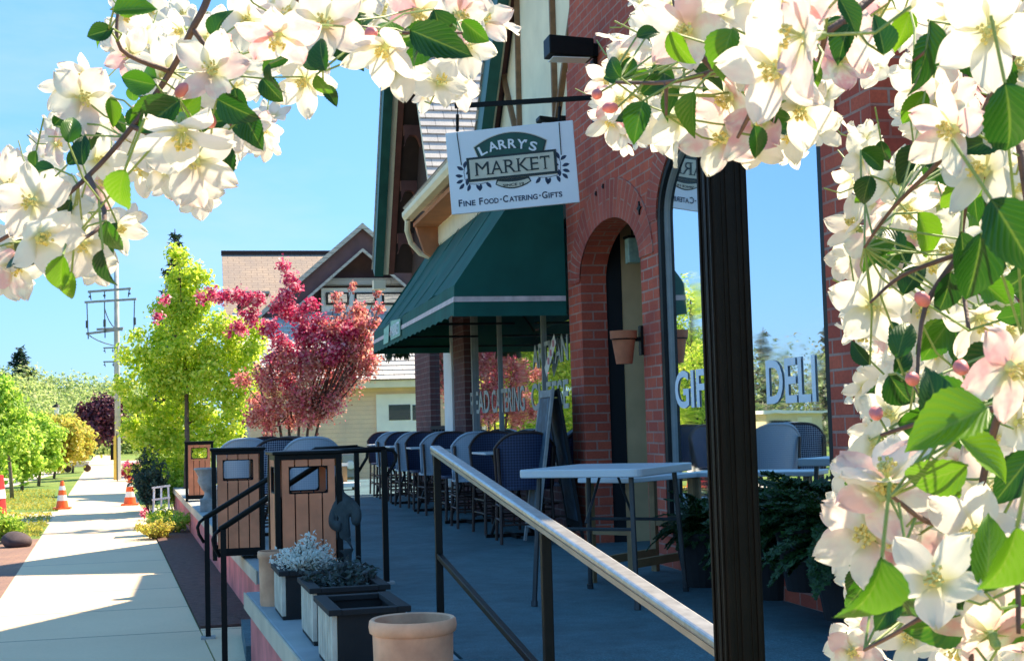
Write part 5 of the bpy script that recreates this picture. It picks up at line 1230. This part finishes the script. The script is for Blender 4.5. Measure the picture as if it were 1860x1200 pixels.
# ================================================================ blossoms, leaves and twigs close to the camera
def petal_mat():
    t = NT('petal'); uvx = t.n.new('ShaderNodeSeparateXYZ'); t.l.new(t.tc.outputs['UV'], uvx.inputs[0])
    oi = t.n.new('ShaderNodeObjectInfo'); f = t.noise(55, 3, .6); nb = t.noise(22, 2)
    base = t.mix(nb, (.87, .85, .73), (.88, .87, .82))
    # yellow-green throat by the stamens, pink blush in patches
    thr = t.n.new('ShaderNodeMapRange'); t.l.new(uvx.outputs['X'], thr.inputs[0]); thr.inputs[1].default_value = .0; thr.inputs[2].default_value = .32; thr.inputs[3].default_value = .75; thr.inputs[4].default_value = 0
    c = t.mix(thr.outputs[0], base, (.62, .60, .16))
    pk = t.n.new('ShaderNodeMath'); pk.operation = 'POWER'; t.l.new(oi.outputs['Random'], pk.inputs[0]); pk.inputs[1].default_value = 3.0
    ms = t.n.new('ShaderNodeMath'); ms.operation = 'MULTIPLY'; t.l.new(pk.outputs[0], ms.inputs[0])
    rr = t.n.new('ShaderNodeMapRange'); t.l.new(f, rr.inputs[0]); rr.inputs[1].default_value = .42; rr.inputs[2].default_value = .62
    t.l.new(rr.outputs[0], ms.inputs[1])
    c = t.mix(ms.outputs[0], c, (.82, .42, .46))
    t.col(c); t.b.inputs['Roughness'].default_value = .55; t.b.inputs['Specular IOR Level'].default_value = .3
    wv = t.n.new('ShaderNodeTexWave'); wv.bands_direction = 'Y'; wv.inputs['Scale'].default_value = 4.5; wv.inputs['Distortion'].default_value = 2.2; t.l.new(t.tc.outputs['UV'], wv.inputs['Vector'])
    c = t.mix(.5, c, t.ramp(wv.outputs['Fac'], [(.0, (.86, .85, .78)), (.35, (1, 1, 1))]), 'MULTIPLY'); t.col(c)
    nrm = t.bump(wv.outputs['Fac'], .3, .0008)
    tr = t.n.new('ShaderNodeBsdfTranslucent'); t.l.new(c, tr.inputs[0]); t.l.new(nrm, tr.inputs['Normal'])
    mx = t.n.new('ShaderNodeMixShader'); mx.inputs[0].default_value = .48; t.l.new(t.b.outputs[0], mx.inputs[1]); t.l.new(tr.outputs[0], mx.inputs[2]); t.l.new(mx.outputs[0], t.out.inputs[0]); return t.m
M['petal'] = petal_mat()
def bigleaf_mat():
    t = NT('apple_leaf'); oi = t.n.new('ShaderNodeObjectInfo'); s_ = t.n.new('ShaderNodeSeparateXYZ'); t.l.new(t.tc.outputs['UV'], s_.inputs[0])
    c = t.ramp(oi.outputs['Random'], [(0, (.010, .055, .014)), (.5, (.018, .085, .014)), (.75, (.05, .17, .012)), (1, (.15, .31, .015))])
    ab = t.n.new('ShaderNodeMath'); ab.operation = 'ABSOLUTE'; t.l.new(s_.outputs['Y'], ab.inputs[0])
    rb_ = t.n.new('ShaderNodeMapRange'); t.l.new(ab.outputs[0], rb_.inputs[0]); rb_.inputs[1].default_value = .02; rb_.inputs[2].default_value = .07; rb_.inputs[3].default_value = .4; rb_.inputs[4].default_value = 0
    c = t.mix(rb_.outputs[0], c, (.20, .30, .08))
    # side veins: stripes slanting from the midrib
    m1 = t.n.new('ShaderNodeMath'); m1.operation = 'MULTIPLY_ADD'; t.l.new(ab.outputs[0], m1.inputs[0]); m1.inputs[1].default_value = -.45; t.l.new(s_.outputs['X'], m1.inputs[2])
    m2 = t.n.new('ShaderNodeMath'); m2.operation = 'MULTIPLY'; t.l.new(m1.outputs[0], m2.inputs[0]); m2.inputs[1].default_value = 52
    m3 = t.n.new('ShaderNodeMath'); m3.operation = 'SINE'; t.l.new(m2.outputs[0], m3.inputs[0])
    vr = t.n.new('ShaderNodeMapRange'); t.l.new(m3.outputs[0], vr.inputs[0]); vr.inputs[1].default_value = .75; vr.inputs[2].default_value = 1.0; vr.inputs[3].default_value = 0; vr.inputs[4].default_value = .14
    c = t.mix(vr.outputs[0], c, (.12, .24, .05)); f = t.noise(120, 3); c = t.mix(.3, c, t.ramp(f, [(.3, (.6, .6, .6)), (.7, (1, 1, 1))]), 'MULTIPLY')
    t.col(c); t.b.inputs['Roughness'].default_value = .38; nrm = t.bump(m3.outputs[0], .25, .0008)
    tr = t.n.new('ShaderNodeBsdfTranslucent'); t.l.new(t.mix(1.0, c, (1.25, 1.3, .5), 'MULTIPLY'), tr.inputs[0])
    mx = t.n.new('ShaderNodeMixShader'); mx.inputs[0].default_value = .38; t.l.new(t.b.outputs[0], mx.inputs[1]); t.l.new(tr.outputs[0], mx.inputs[2]); t.l.new(mx.outputs[0], t.out.inputs[0]); return t.m
M['bigleaf'] = bigleaf_mat()
M['stamen'] = simple('stamen_pale', (.62, .66, .28), .6, .1, 20, 0); M['anther'] = simple('anther_yellow', (.74, .62, .20), .7, .2, 20, 0)
M['bud'] = simple('bud_pink', (.72, .20, .20), .5, .3, 60, 0); M['twig'] = simple('twig_brown', (.13, .07, .055), .7, .35, 60, .3); M['pedicel'] = simple('pedicel_green', (.20, .28, .07), .6, .25, 60, .1)
def blossom_mesh(seed, opening):
    rng = random.Random(seed); vs = []; fs = []; uv = []
    nu, nv = 9, 8
    for p in range(5):
        a = 2*math.pi*p/5+rng.uniform(-.13, .13); Lp_ = .0245*rng.uniform(.9, 1.08); Wp = .0190*rng.uniform(.78, 1.12); cup = opening*rng.uniform(.6, 1.4); tw = rng.uniform(-.3, .3); curl = rng.uniform(-.5, .9); side = rng.uniform(-.25, .3); zoff = .0008*(p % 2); ph = rng.uniform(0, 6.28)
        n0 = len(vs)
        for i in range(nu+1):
            s = i/nu; w = Wp*.5*(math.sin(math.pi*min(1, (s*.86+.10)))**.62)*(1 if s < .55 else math.sqrt(max(0, 1-((s-.55)/.47)**2.6)))
            if s < .2: w *= .45+.55*s/.2
            for j in range(nv+1):
                q = -1+2*j/nv; r = .0022+Lp_*s*math.cos(cup*.55)-(.0022 if i == nu else 0)*(1-abs(q))*.9
                z = Lp_*(math.sin(cup)*s-curl*.20*s**2.6) + .0050*q*q*(.25+side)*(w/(Wp*.5)) + tw*q*w*.6 + zoff + (.0013*math.sin(5*q+ph)+.0009*math.sin(9*q+7*s+ph*2)+.0012*mathutils.noise.noise(Vector((s*4, q*2.5, p*7+seed))))*s*s
                y = q*w
                vs.append((r*math.cos(a)-y*math.sin(a), r*math.sin(a)+y*math.cos(a), z)); uv.append((s, q))
        for i in range(nu):
            for j in range(nv): b_ = n0+i*(nv+1)+j; fs.append((b_, b_+nv+1, b_+nv+2, b_+1))
    me = bpy.data.meshes.new('petals'); me.from_pydata(vs, [], fs); me.materials.append(M['petal']); me.update()
    ul = me.uv_layers.new(name='UVMap').data; li = np.empty(len(me.loops), int); me.loops.foreach_get('vertex_index', li); ul.foreach_set('uv', np.array(uv)[li].ravel())
    me.polygons.foreach_set('use_smooth', [True]*len(fs))
    k = MB()
    for i in range(19):
        a = rng.uniform(0, 6.283); t_ = rng.uniform(.12, .62); L = rng.uniform(.0075, .0105); e = Vector((math.cos(a)*math.sin(t_)*L, math.sin(a)*math.sin(t_)*L, math.cos(t_)*L)); k.tube([(0, 0, 0), e*.5+Vector((0, 0, .0006)), e], .00022, 3, 0, False)
        k.obox(e, Vector((.00075, 0, 0)), Vector((0, .0006, 0)), Vector((0, 0, .0009)), 1)
    k.lathe([(.0028, -.0015), (.0032, .0), (0, .0022)], n=8)
    m2 = bpy.data.meshes.new('stamens'); m2.from_pydata(k.v, [], k.f); m2.materials.append(M['stamen']); m2.materials.append(M['anther']); m2.polygons.foreach_set('material_index', k.m)
    k = MB(); k.lathe([(0, -.0095), (.0016, -.009), (.0026, -.006), (.0022, -.0025), (.003, -.0005)], n=8)
    for p in range(5):
        a = 2*math.pi*(p+.5)/5; k.add([(0.0022*math.cos(a-.5), .0022*math.sin(a-.5), -.001), (0.0022*math.cos(a+.5), .0022*math.sin(a+.5), -.001), (.0085*math.cos(a), .0085*math.sin(a), -.0022)], [(0, 1, 2)])
    m3 = bpy.data.meshes.new('calyx'); m3.from_pydata(k.v, [], k.f); m3.materials.append(M['pedicel'])
    return me, m2, m3
BL = [blossom_mesh(s, o) for s, o in ((1, .12), (2, .25), (3, .38), (4, .05), (5, .6), (6, .95), (7, .2), (8, .45), (9, -.15), (10, .3), (12, .75))]
def leaf_mesh(seed):
    rng = random.Random(seed); nu, nv = 22, 8; vs = []; fs = []; uv = []; bend = rng.uniform(.3, 1.5); fold = rng.uniform(.25, .85); tw = rng.uniform(-.5, .5); wd = rng.uniform(.27, .34)
    for i in range(nu+1):
        s = i/nu; w = wd*math.sin(math.pi*s**.82)**.85*(1-.18*s)
        if s > .93: w *= .7
        ser = 1+(.055 if i % 2 else -.02)
        for j in range(nv+1):
            q = -1+2*j/nv; y = q*w*(ser if abs(q) == 1 else 1); z = abs(q)**1.3*w*fold+.02*math.sin(9*s+3*q+seed)*abs(q)
            th = bend*s; x = math.sin(th)/bend if bend > .05 else s; zz_ = -(1-math.cos(th))/bend
            cy_, sy_ = math.cos(tw*s), math.sin(tw*s); yy_ = y*cy_-z*sy_; z2 = y*sy_+z*cy_
            vs.append((x-z2*math.sin(th)*-.0, yy_, zz_+z2)); uv.append((s, q))
    for i in range(nu):
        for j in range(nv): b_ = i*(nv+1)+j; fs.append((b_, b_+nv+1, b_+nv+2, b_+1))
    me = bpy.data.meshes.new('leaf'); me.from_pydata(vs, [], fs); me.materials.append(M['bigleaf']); me.update()
    ul = me.uv_layers.new(name='UVMap').data; li = np.empty(len(me.loops), int); me.loops.foreach_get('vertex_index', li); ul.foreach_set('uv', np.array(uv)[li].ravel())
    me.polygons.foreach_set('use_smooth', [True]*len(fs)); return me
LV = [leaf_mesh(s) for s in range(11, 21)]
budm = MB(); budm.lathe([(0, .0), (.0022, .001), (.0036, .004), (.0032, .008), (.0014, .0105), (0, .011)], n=12)
bud_me = bpy.data.meshes.new('bud'); bud_me.from_pydata(budm.v, [], budm.f); bud_me.materials.append(M['bud']); bud_me.polygons.foreach_set('use_smooth', [True]*len(bud_me.polygons))
RGB_ = random.Random(99)
def frame_from(n, roll):
    n = n.normalized(); a = n.orthogonal().normalized(); b_ = n.cross(a); a2 = a*math.cos(roll)+b_*math.sin(roll); b2 = n.cross(a2); return Matrix((a2, b2, n)).transposed()
def stalk(o, pts, P0, nm):
    k = MB(); k.tube([q-P0 for q in pts], .0007, 5); me = bpy.data.meshes.new(nm); me.from_pydata(k.v, [], k.f); me.materials.append(M['pedicel'])
    mt = Matrix.LocRotScale(o.location, o.rotation_euler, o.scale); me.transform(mt.inverted()); s_ = bpy.data.objects.new(nm, me); sc.collection.objects.link(s_); s_.parent = o
def branch(name, label, twigs, flowers, leaves, buds=(), fill=lambda x, y, s: True):
    P0 = D(*twigs[0][0]); t = root(name, label, 'blossom branch', P0)
    k = MB(); nodes = []
    for tw in twigs:
        pts = [D(*q) for q in tw[:-1]]; r = tw[-1]
        sm = []
        for i in range(len(pts)-1):
            p0 = pts[max(0, i-1)]; p1 = pts[i]; p2 = pts[i+1]; p3 = pts[min(len(pts)-1, i+2)]
            for s in range(5):
                u = s/5; sm.append(.5*((2*p1)+(p2-p0)*u+(2*p0-5*p1+4*p2-p3)*u*u+(3*p1-p0-3*p2+p3)*u**3))
        sm.append(pts[-1]); n_ = len(sm); k.tube([q-P0 for q in sm], [r*(1-.6*i/n_) for i in range(n_)], 7); nodes += sm
    k.build('twig', M['twig'], t, smooth=True)
    R_ = RGB_
    ex = []
    for (px, py, sz) in flowers:
        for _ in range(2):
            if R_.random() < .75 and len(flowers)+len(ex) < 99:
                a = R_.uniform(0, 6.28); ex.append((px+sz*.33*math.cos(a), py+sz*.33*math.sin(a), sz*R_.uniform(.62, .85)))
    flowers = [f for f in flowers if fill(*f)]+[f for f in ex if fill(*f)]
    leaves = leaves+[(px+R_.uniform(-22, 22), py+R_.uniform(-22, 22), L_*.8 if L_ < 160 else 90, a_+R_.uniform(-70, 70), d_+.12) for (px, py, L_, a_, d_) in leaves if R_.random() < .8][:max(0, 99-len(leaves))]
    for (px, py, sz) in flowers:
        real = .046*R_.uniform(.92, 1.1); sz = min(sz, 195); d = real*F/sz*R_.uniform(.95, 1.08); c = D(px, py, d)
        view = (CAM-c).normalized(); tilt = Vector((R_.gauss(0, .55), R_.gauss(0, .4), R_.gauss(-.12, .5))); n = (view+tilt).normalized()
        if R_.random() < .14: n = (view*.15+tilt.normalized()).normalized()
        v = R_.randrange(len(BL)) if sz < 150 else R_.choice([0, 1, 3, 6, 7, 9]); ms = BL[v]; mt = frame_from(n, R_.uniform(0, 6.28)); sc_ = real/.0475
        o = bpy.data.objects.new('blossom', ms[0]); sc.collection.objects.link(o); o.parent = t; o.location = c-P0; o.rotation_euler = mt.to_euler(); o.scale = (sc_,)*3
        for nm, mm in (('stamens', ms[1]), ('calyx', ms[2])):
            q = bpy.data.objects.new(nm, mm); sc.collection.objects.link(q); q.parent = o
        nd = min(nodes, key=lambda q: (q-c).length); a = c-n*.009*sc_; mid = a.lerp(nd, .5)-n*.006+Vector((0, 0, -.004))
        stalk(o, [a, mid, nd] if (nd-c).length < .16 else [a, a-n*.02, a-n*.035+Vector((0, 0, .01))], P0, 'stalk')
    for (px, py, Lpx, ang, d) in leaves:
        L = min(Lpx, 150+.35*max(0, Lpx-150))*.9*d/F*R_.uniform(1.0, 1.12); c = D(px, py, d); a = R(ang); dr = (RGT*math.cos(a)+UPV*math.sin(a)+FWD*R_.uniform(-.25, .25)).normalized(); c0_ = c-dr*L*.5
        n = (-FWD+RGT*R_.gauss(0, .5)+UPV*R_.gauss(.2, .4)); n = (n-dr*n.dot(dr)).normalized(); y_ = n.cross(dr)
        me = LV[R_.randrange(len(LV))]; o = bpy.data.objects.new('leaf', me); sc.collection.objects.link(o); o.parent = t; o.location = c0_-P0
        o.rotation_euler = Matrix((dr, y_, n)).transposed().to_euler(); o.scale = (L, L, L)
        nd = min(nodes, key=lambda q: (q-c0_).length)
        stalk(o, [c0_, c0_.lerp(nd, .5)-dr*.004, nd] if (nd-c0_).length < .12 else [c0_, c0_-dr*.025], P0, 'leaf_stalk')
    for (px, py, d) in buds:
        c = D(px, py, d); o = bpy.data.objects.new('bud', bud_me); sc.collection.objects.link(o); o.parent = t; o.location = c-P0; o.rotation_euler = frame_from((CAM-c).normalized()+Vector((R_.gauss(0, .8), R_.gauss(0, .5), R_.gauss(0, .8))), 0).to_euler()
        nd = min(nodes, key=lambda q: (q-c).length); stalk(o, [c, nd if (nd-c).length < .12 else c+Vector((0, 0, .03))], P0, 'stalk')
    # beyond the hundred largest: one mass of the small blossoms deeper in the branch
    V_ = []; F_ = []; U_ = []; base = list(flowers)
    for i in range(150):
        px, py, sz = base[R_.randrange(len(base))]; a = R_.uniform(0, 6.28); sz2 = min(120, sz)*R_.uniform(.7, .95); px += sz*.36*math.cos(a); py += sz*.36*math.sin(a)
        if not fill(px, py, sz2): continue
        real = .044; d = real*F/sz2*1.15; c = D(px, py, d); n = ((CAM-c).normalized()+Vector((R_.gauss(0, .7), R_.gauss(0, .5), R_.gauss(0, .7)))).normalized()
        me = BL[R_.randrange(len(BL))][0]; mt = Matrix.Translation(c-P0) @ frame_from(n, R_.uniform(0, 6.28)).to_4x4() @ Matrix.Scale(.92, 4); o_ = len(V_)
        V_ += [mt @ v.co for v in me.vertices]; F_ += [tuple(o_+q for q in p.vertices) for p in me.polygons]; ul = me.uv_layers[0].data; U_ += [tuple(ul[l].uv) for p in me.polygons for l in p.loop_indices]
    me = bpy.data.meshes.new('blossom_mass'); me.from_pydata(V_, [], F_); me.materials.append(M['petal']); me.update(); ul = me.uv_layers.new(name='UVMap').data; ul.foreach_set('uv', np.array(U_).ravel()); me.polygons.foreach_set('use_smooth', [True]*len(F_))
    o = bpy.data.objects.new('blossom_mass', me); sc.collection.objects.link(o); o.parent = t; o['kind'] = 'stuff'
    return t
FL = [(222, 22, 90), (236, 100, 105), (262, 60, 80), (300, 135, 120), (330, 55, 80), (385, 130, 140), (375, 70, 90), (150, 178, 120), (185, 215, 80), (330, 235, 165), (440, 235, 90), (478, 232, 80), (355, 290, 150), (300, 270, 120), (175, 290, 100), (262, 305, 100), (60, 365, 130), (118, 375, 110), (70, 430, 145), (15, 340, 110), (25, 480, 110), (150, 440, 120), (212, 415, 85), (8, 505, 80), (110, 465, 80), (100, 262, 70), (505, 62, 150), (590, 45, 150), (470, 100, 110), (555, 145, 120), (520, 30, 110), (450, 35, 120), (640, 15, 110), (700, 85, 135), (725, 120, 110), (752, 142, 100), (798, 152, 105), (848, 85, 110), (835, 25, 120), (760, 20, 120), (880, 40, 100), (690, 20, 100), (405, 250, 100), (290, 210, 100), (345, 330, 100), (230, 255, 90), (560, 80, 110), (425, 160, 90), (190, 330, 90), (60, 320, 80), (600, 0, 120), (780, -10, 120), (340, 180, 120), (268, 20, 70), (415, 75, 90), (360, 345, 90), (820, 120, 90), (655, 95, 80), (90, 320, 80)]
LL = [(206, 362, 120, 245, .62), (108, 505, 90, 258, .72), (50, 470, 75, 200, .9), (190, 492, 85, 275, .7), (130, 228, 70, 80, .85), (285, 212, 115, 215, .8), (250, 205, 60, 60, .95), (430, 200, 95, 330, .8), (405, 300, 90, 265, .85), (248, 148, 75, 170, .8), (145, 268, 70, 100, .9), (245, 14, 80, 10, .8), (178, 60, 60, 195, .85), (396, 35, 70, 75, .85), (487, 155, 85, 265, .8), (580, 95, 80, 110, .8), (585, 165, 60, 290, .8), (630, 75, 130, 300, .85), (800, 78, 130, 335, .8), (755, 80, 90, 200, .85), (770, 60, 90, 30, .88), (460, 240, 80, 300, .85), (340, 195, 80, 40, .9), (205, 205, 60, 280, .92), (118, 400, 80, 250, .9), (70, 310, 60, 190, .9), (500, 110, 70, 230, .95), (650, 40, 90, 60, .95), (380, 220, 80, 180, .95), (200, 440, 80, 280, .8), (20, 470, 60, 170, .85), (710, 45, 80, 120, .95), (865, 60, 70, 320, .9), (165, 250, 60, 300, .95), (360, 265, 70, 250, 1.0), (90, 440, 70, 220, .98), (260, 190, 60, 200, .98)]
branch('blossom_branch', 'blossoming branch arching over the top left corner against the sky', [((420, -160, .9), (380, -10, .9), (350, 52, .9), (310, 130, .92), (240, 230, .92), (160, 320, .9), (60, 400, .88), (-60, 470, .88), .0028), ((420, -160, .9), (520, -20, .88), (620, 40, .88), (730, 60, .86), (840, 60, .86), .0022), ((350, 52, .9), (400, 130, .9), (420, 230, .9), .002), ((240, 230, .92), (330, 270, .9), (380, 300, .88), .002), ((310, 130, .92), (220, 90, .9), (215, 10, .9), .002), ((160, 320, .9), (190, 400, .85), (120, 450, .82), .002)], FL, LL, [(1, 1, .9)][:0]+[(385, 230, .8), (320, 175, .82), (667, 62, .8)])
FC = [(1128, 105, 100), (1105, 145, 85), (1120, 185, 95), (1160, 90, 70), (1185, 125, 85), (1165, 175, 110), (1112, 220, 85), (1205, 165, 100), (1235, 215, 120), (1250, 55, 150), (1215, 15, 130), (1300, 25, 160), (1345, 85, 140), (1330, 175, 150), (1390, 220, 150), (1315, 255, 135), (1360, 272, 110), (1455, 195, 135), (1462, 65, 230), (1395, 60, 150), (1550, 40, 160), (1600, 20, 120), (1525, 115, 110), (1570, 95, 100), (1275, 120, 110), (1230, 120, 80), (1440, -10, 180), (1350, -20, 160), (1165, 10, 90), (1265, 180, 90), (1290, 210, 100), (1400, 155, 110), (1200, 235, 80), (1350, 130, 110), (1145, 145, 80), (1650, 30, 120), (1135, 165, 70), (1500, 10, 150)]
LC = [(1237, 92, 80, 300, .7), (1158, 222, 85, 255, .75), (1255, 210, 95, 265, .75), (1310, 98, 110, 245, .7), (1545, 30, 90, 300, .6), (1445, 150, 80, 200, .65), (1378, 260, 70, 285, .7), (1385, 70, 90, 20, .75), (1330, 55, 80, 180, .8), (1190, 150, 70, 40, .85), (1110, 120, 60, 130, .85), (1290, 140, 80, 330, .8), (1480, 145, 90, 300, .7), (1400, 120, 90, 170, .8), (1215, 190, 70, 240, .9), (1530, 80, 80, 250, .7), (1600, 60, 80, 100, .7), (1140, 130, 60, 250, .9), (1350, 210, 80, 210, .85), (1420, 215, 60, 330, .75), (1260, 20, 90, 60, .85), (1180, 60, 60, 20, .9)]
branch('blossom_branch', 'blossoming branch hanging across the upper middle in front of the brick arch', [((1700, -140, .75), (1600, -20, .72), (1500, 60, .7), (1400, 110, .72), (1300, 130, .76), (1210, 150, .82), (1120, 150, .88), .0026), ((1400, 110, .72), (1370, 190, .74), (1340, 250, .76), .002), ((1500, 60, .7), (1480, 150, .72), .0018), ((1300, 130, .76), (1240, 60, .78), (1220, -20, .8), .002), ((1210, 150, .82), (1210, 210, .82), .0015)], FC, LC, [(1083, 172, .9), (1122, 195, .85)], fill=lambda x, y, s: y+s*.42 < 318 and x-s*.42 > 1065)
FR = [(1612, 872, 200), (1700, 1058, 190), (1588, 962, 150), (1800, 1150, 190), (1660, 830, 120), (1575, 1050, 110), (1720, 900, 140), (1650, 108, 120), (1690, 40, 130), (1740, 75, 120), (1800, 55, 220), (1745, 5, 150), (1845, 125, 140), (1672, 160, 100), (1735, 235, 165), (1800, 210, 120), (1790, 310, 180), (1568, 290, 105), (1622, 325, 125), (1645, 375, 125), (1555, 412, 105), (1590, 452, 110), (1705, 370, 115), (1845, 200, 110), (1745, 155, 110), (1585, 555, 150), (1640, 505, 115), (1690, 475, 120), (1735, 455, 135), (1535, 470, 80), (1600, 500, 100), (1840, 350, 120), (1780, 575, 140), (1835, 600, 120), (1655, 688, 105), (1705, 640, 95), (1835, 665, 190), (1775, 715, 140), (1845, 765, 130), (1570, 700, 80), (1555, 765, 110), (1620, 755, 130), (1590, 805, 130), (1600, 900, 230), (1640, 985, 210), (1545, 955, 110), (1560, 1010, 105), (1590, 1060, 110), (1745, 845, 130), (1695, 830, 85), (1790, 890, 170), (1775, 965, 180), (1720, 1005, 170), (1690, 1085, 160), (1790, 1095, 220), (1655, 1160, 130), (1700, 1185, 120), (1548, 1182, 100), (1848, 1180, 110), (1750, 1180, 130), (1850, 900, 140), (1660, 430, 100), (1610, 600, 90), (1680, 560, 110), (1720, 690, 90), (1640, 820, 100), (1840, 30, 150), (1700, 110, 100), (1680, 230, 90), (1600, 360, 90), (1830, 480, 110), (1760, 420, 120), (1800, 790, 120), (1840, 1010, 130), (1640, 600, 90), (1560, 590, 80), (1530, 1170, 80), (1735, 545, 110), (1810, 430, 90), (1680, 950, 110), (1700, 740, 100), (1600, 1130, 90), (1755, 630, 100)]
LR = [(1690, 110, 150, 275, .62), (1842, 232, 230, 282, .5), (1845, 430, 230, 300, .48), (1778, 262, 100, 200, .7), (1775, 492, 140, 268, .6), (1570, 350, 70, 250, .8), (1720, 540, 95, 265, .75), (1640, 605, 100, 80, .7), (1848, 575, 90, 200, .7), (1720, 770, 250, 200, .5), (1700, 720, 150, 100, .55), (1592, 1100, 250, 262, .45), (1830, 1040, 280, 264, .42), (1800, 830, 140, 330, .55), (1590, 460, 90, 210, .85), (1650, 640, 90, 60, .75), (1690, 880, 170, 210, .55), (1560, 640, 60, 130, .85), (1660, 500, 90, 60, .85), (1690, 430, 100, 300, .85), (1620, 420, 90, 120, .9), (1750, 350, 110, 250, .8), (1820, 540, 110, 320, .75), (1700, 620, 110, 240, .8), (1740, 620, 100, 80, .8), (1640, 720, 100, 300, .75), (1770, 660, 110, 210, .75), (1600, 720, 80, 200, .85), (1680, 760, 110, 10, .7), (1760, 780, 120, 240, .7), (1640, 860, 110, 260, .75), (1720, 920, 130, 300, .65), (1640, 1110, 120, 280, .6), (1740, 1060, 130, 250, .6), (1800, 1000, 150, 80, .55), (1700, 1140, 130, 200, .6), (1600, 990, 100, 330, .7), (1840, 870, 130, 230, .6), (1650, 300, 90, 230, .85), (1720, 310, 90, 300, .85), (1820, 150, 100, 260, .75), (1640, 60, 80, 250, .8), (1770, 120, 90, 300, .8), (1830, 720, 110, 190, .75), (1570, 880, 90, 200, .8), (1560, 1080, 90, 240, .75), (1610, 540, 80, 330, .9), (1750, 400, 100, 100, .88), (1690, 300, 90, 150, .9), (1680, 560, 90, 290, .95), (1780, 860, 110, 100, .8), (1660, 1010, 110, 270, .75), (1590, 290, 70, 330, .9), (1660, 200, 80, 240, .85), (1800, 640, 100, 280, .9), (1850, 520, 110, 240, .85), (1720, 480, 90, 220, .95), (1630, 460, 80, 190, .98), (1570, 530, 70, 230, .95), (1740, 740, 100, 160, .85), (1850, 1130, 140, 230, .6)]
TW = [((1950, -100, .7), (1860, 60, .7), (1790, 200, .72), (1760, 330, .74), (1745, 460, .76), (1760, 600, .72), .0026), ((1745, 460, .76), (1680, 560, .76), (1665, 700, .74), .002), ((1790, 200, .72), (1700, 300, .76), (1620, 380, .8), (1570, 450, .82), .0018), ((1850, 250, .7), (1880, 500, .66), (1860, 620, .62), .0022), ((1860, 60, .7), (1740, 60, .72), (1660, 110, .74), .0018), ((1745, 460, .76), (1640, 500, .78), (1580, 550, .78), .0016)]
TW2 = [((1990, 640, .6), (1900, 660, .62), (1820, 740, .64), (1780, 900, .66), (1760, 1060, .62), (1770, 1300, .6), .0026), ((1820, 740, .64), (1700, 760, .68), (1600, 790, .7), .002), ((1780, 900, .66), (1700, 950, .62), (1620, 900, .58), .002), ((1760, 1060, .62), (1660, 1130, .64), (1570, 1180, .68), .0018), ((1780, 900, .66), (1840, 1000, .58), (1850, 1150, .56), .002), ((1700, 760, .68), (1660, 700, .7), .0014)]
FRX = [(1640+RGB_.uniform(0, 210), RGB_.uniform(20, 660), RGB_.uniform(75, 105)) for _ in range(14)]
FRY = [(1610+RGB_.uniform(0, 240), RGB_.uniform(660, 1180), RGB_.uniform(80, 120)) for _ in range(14)]
branch('blossom_branch', 'dense white blossoms at the upper right in front of the brick wall corner', TW, [f for f in FR if f[1] < 650]+FRX, [l for l in LR if l[1] < 650], [(1685, 553, .7)], fill=lambda x, y, s: x-s*.47 > (1485 if y > 240 else 1600))
branch('blossom_branch', 'large close white blossoms and broad leaves filling the lower right corner', TW2, [f for f in FR if f[1] >= 650]+FRY, [l for l in LR if l[1] >= 650], [(1660, 690, .68), (1590, 745, .7), (1740, 660, .65)], fill=lambda x, y, s: x-s*.47 > (1488 if y > 860 else 1512))
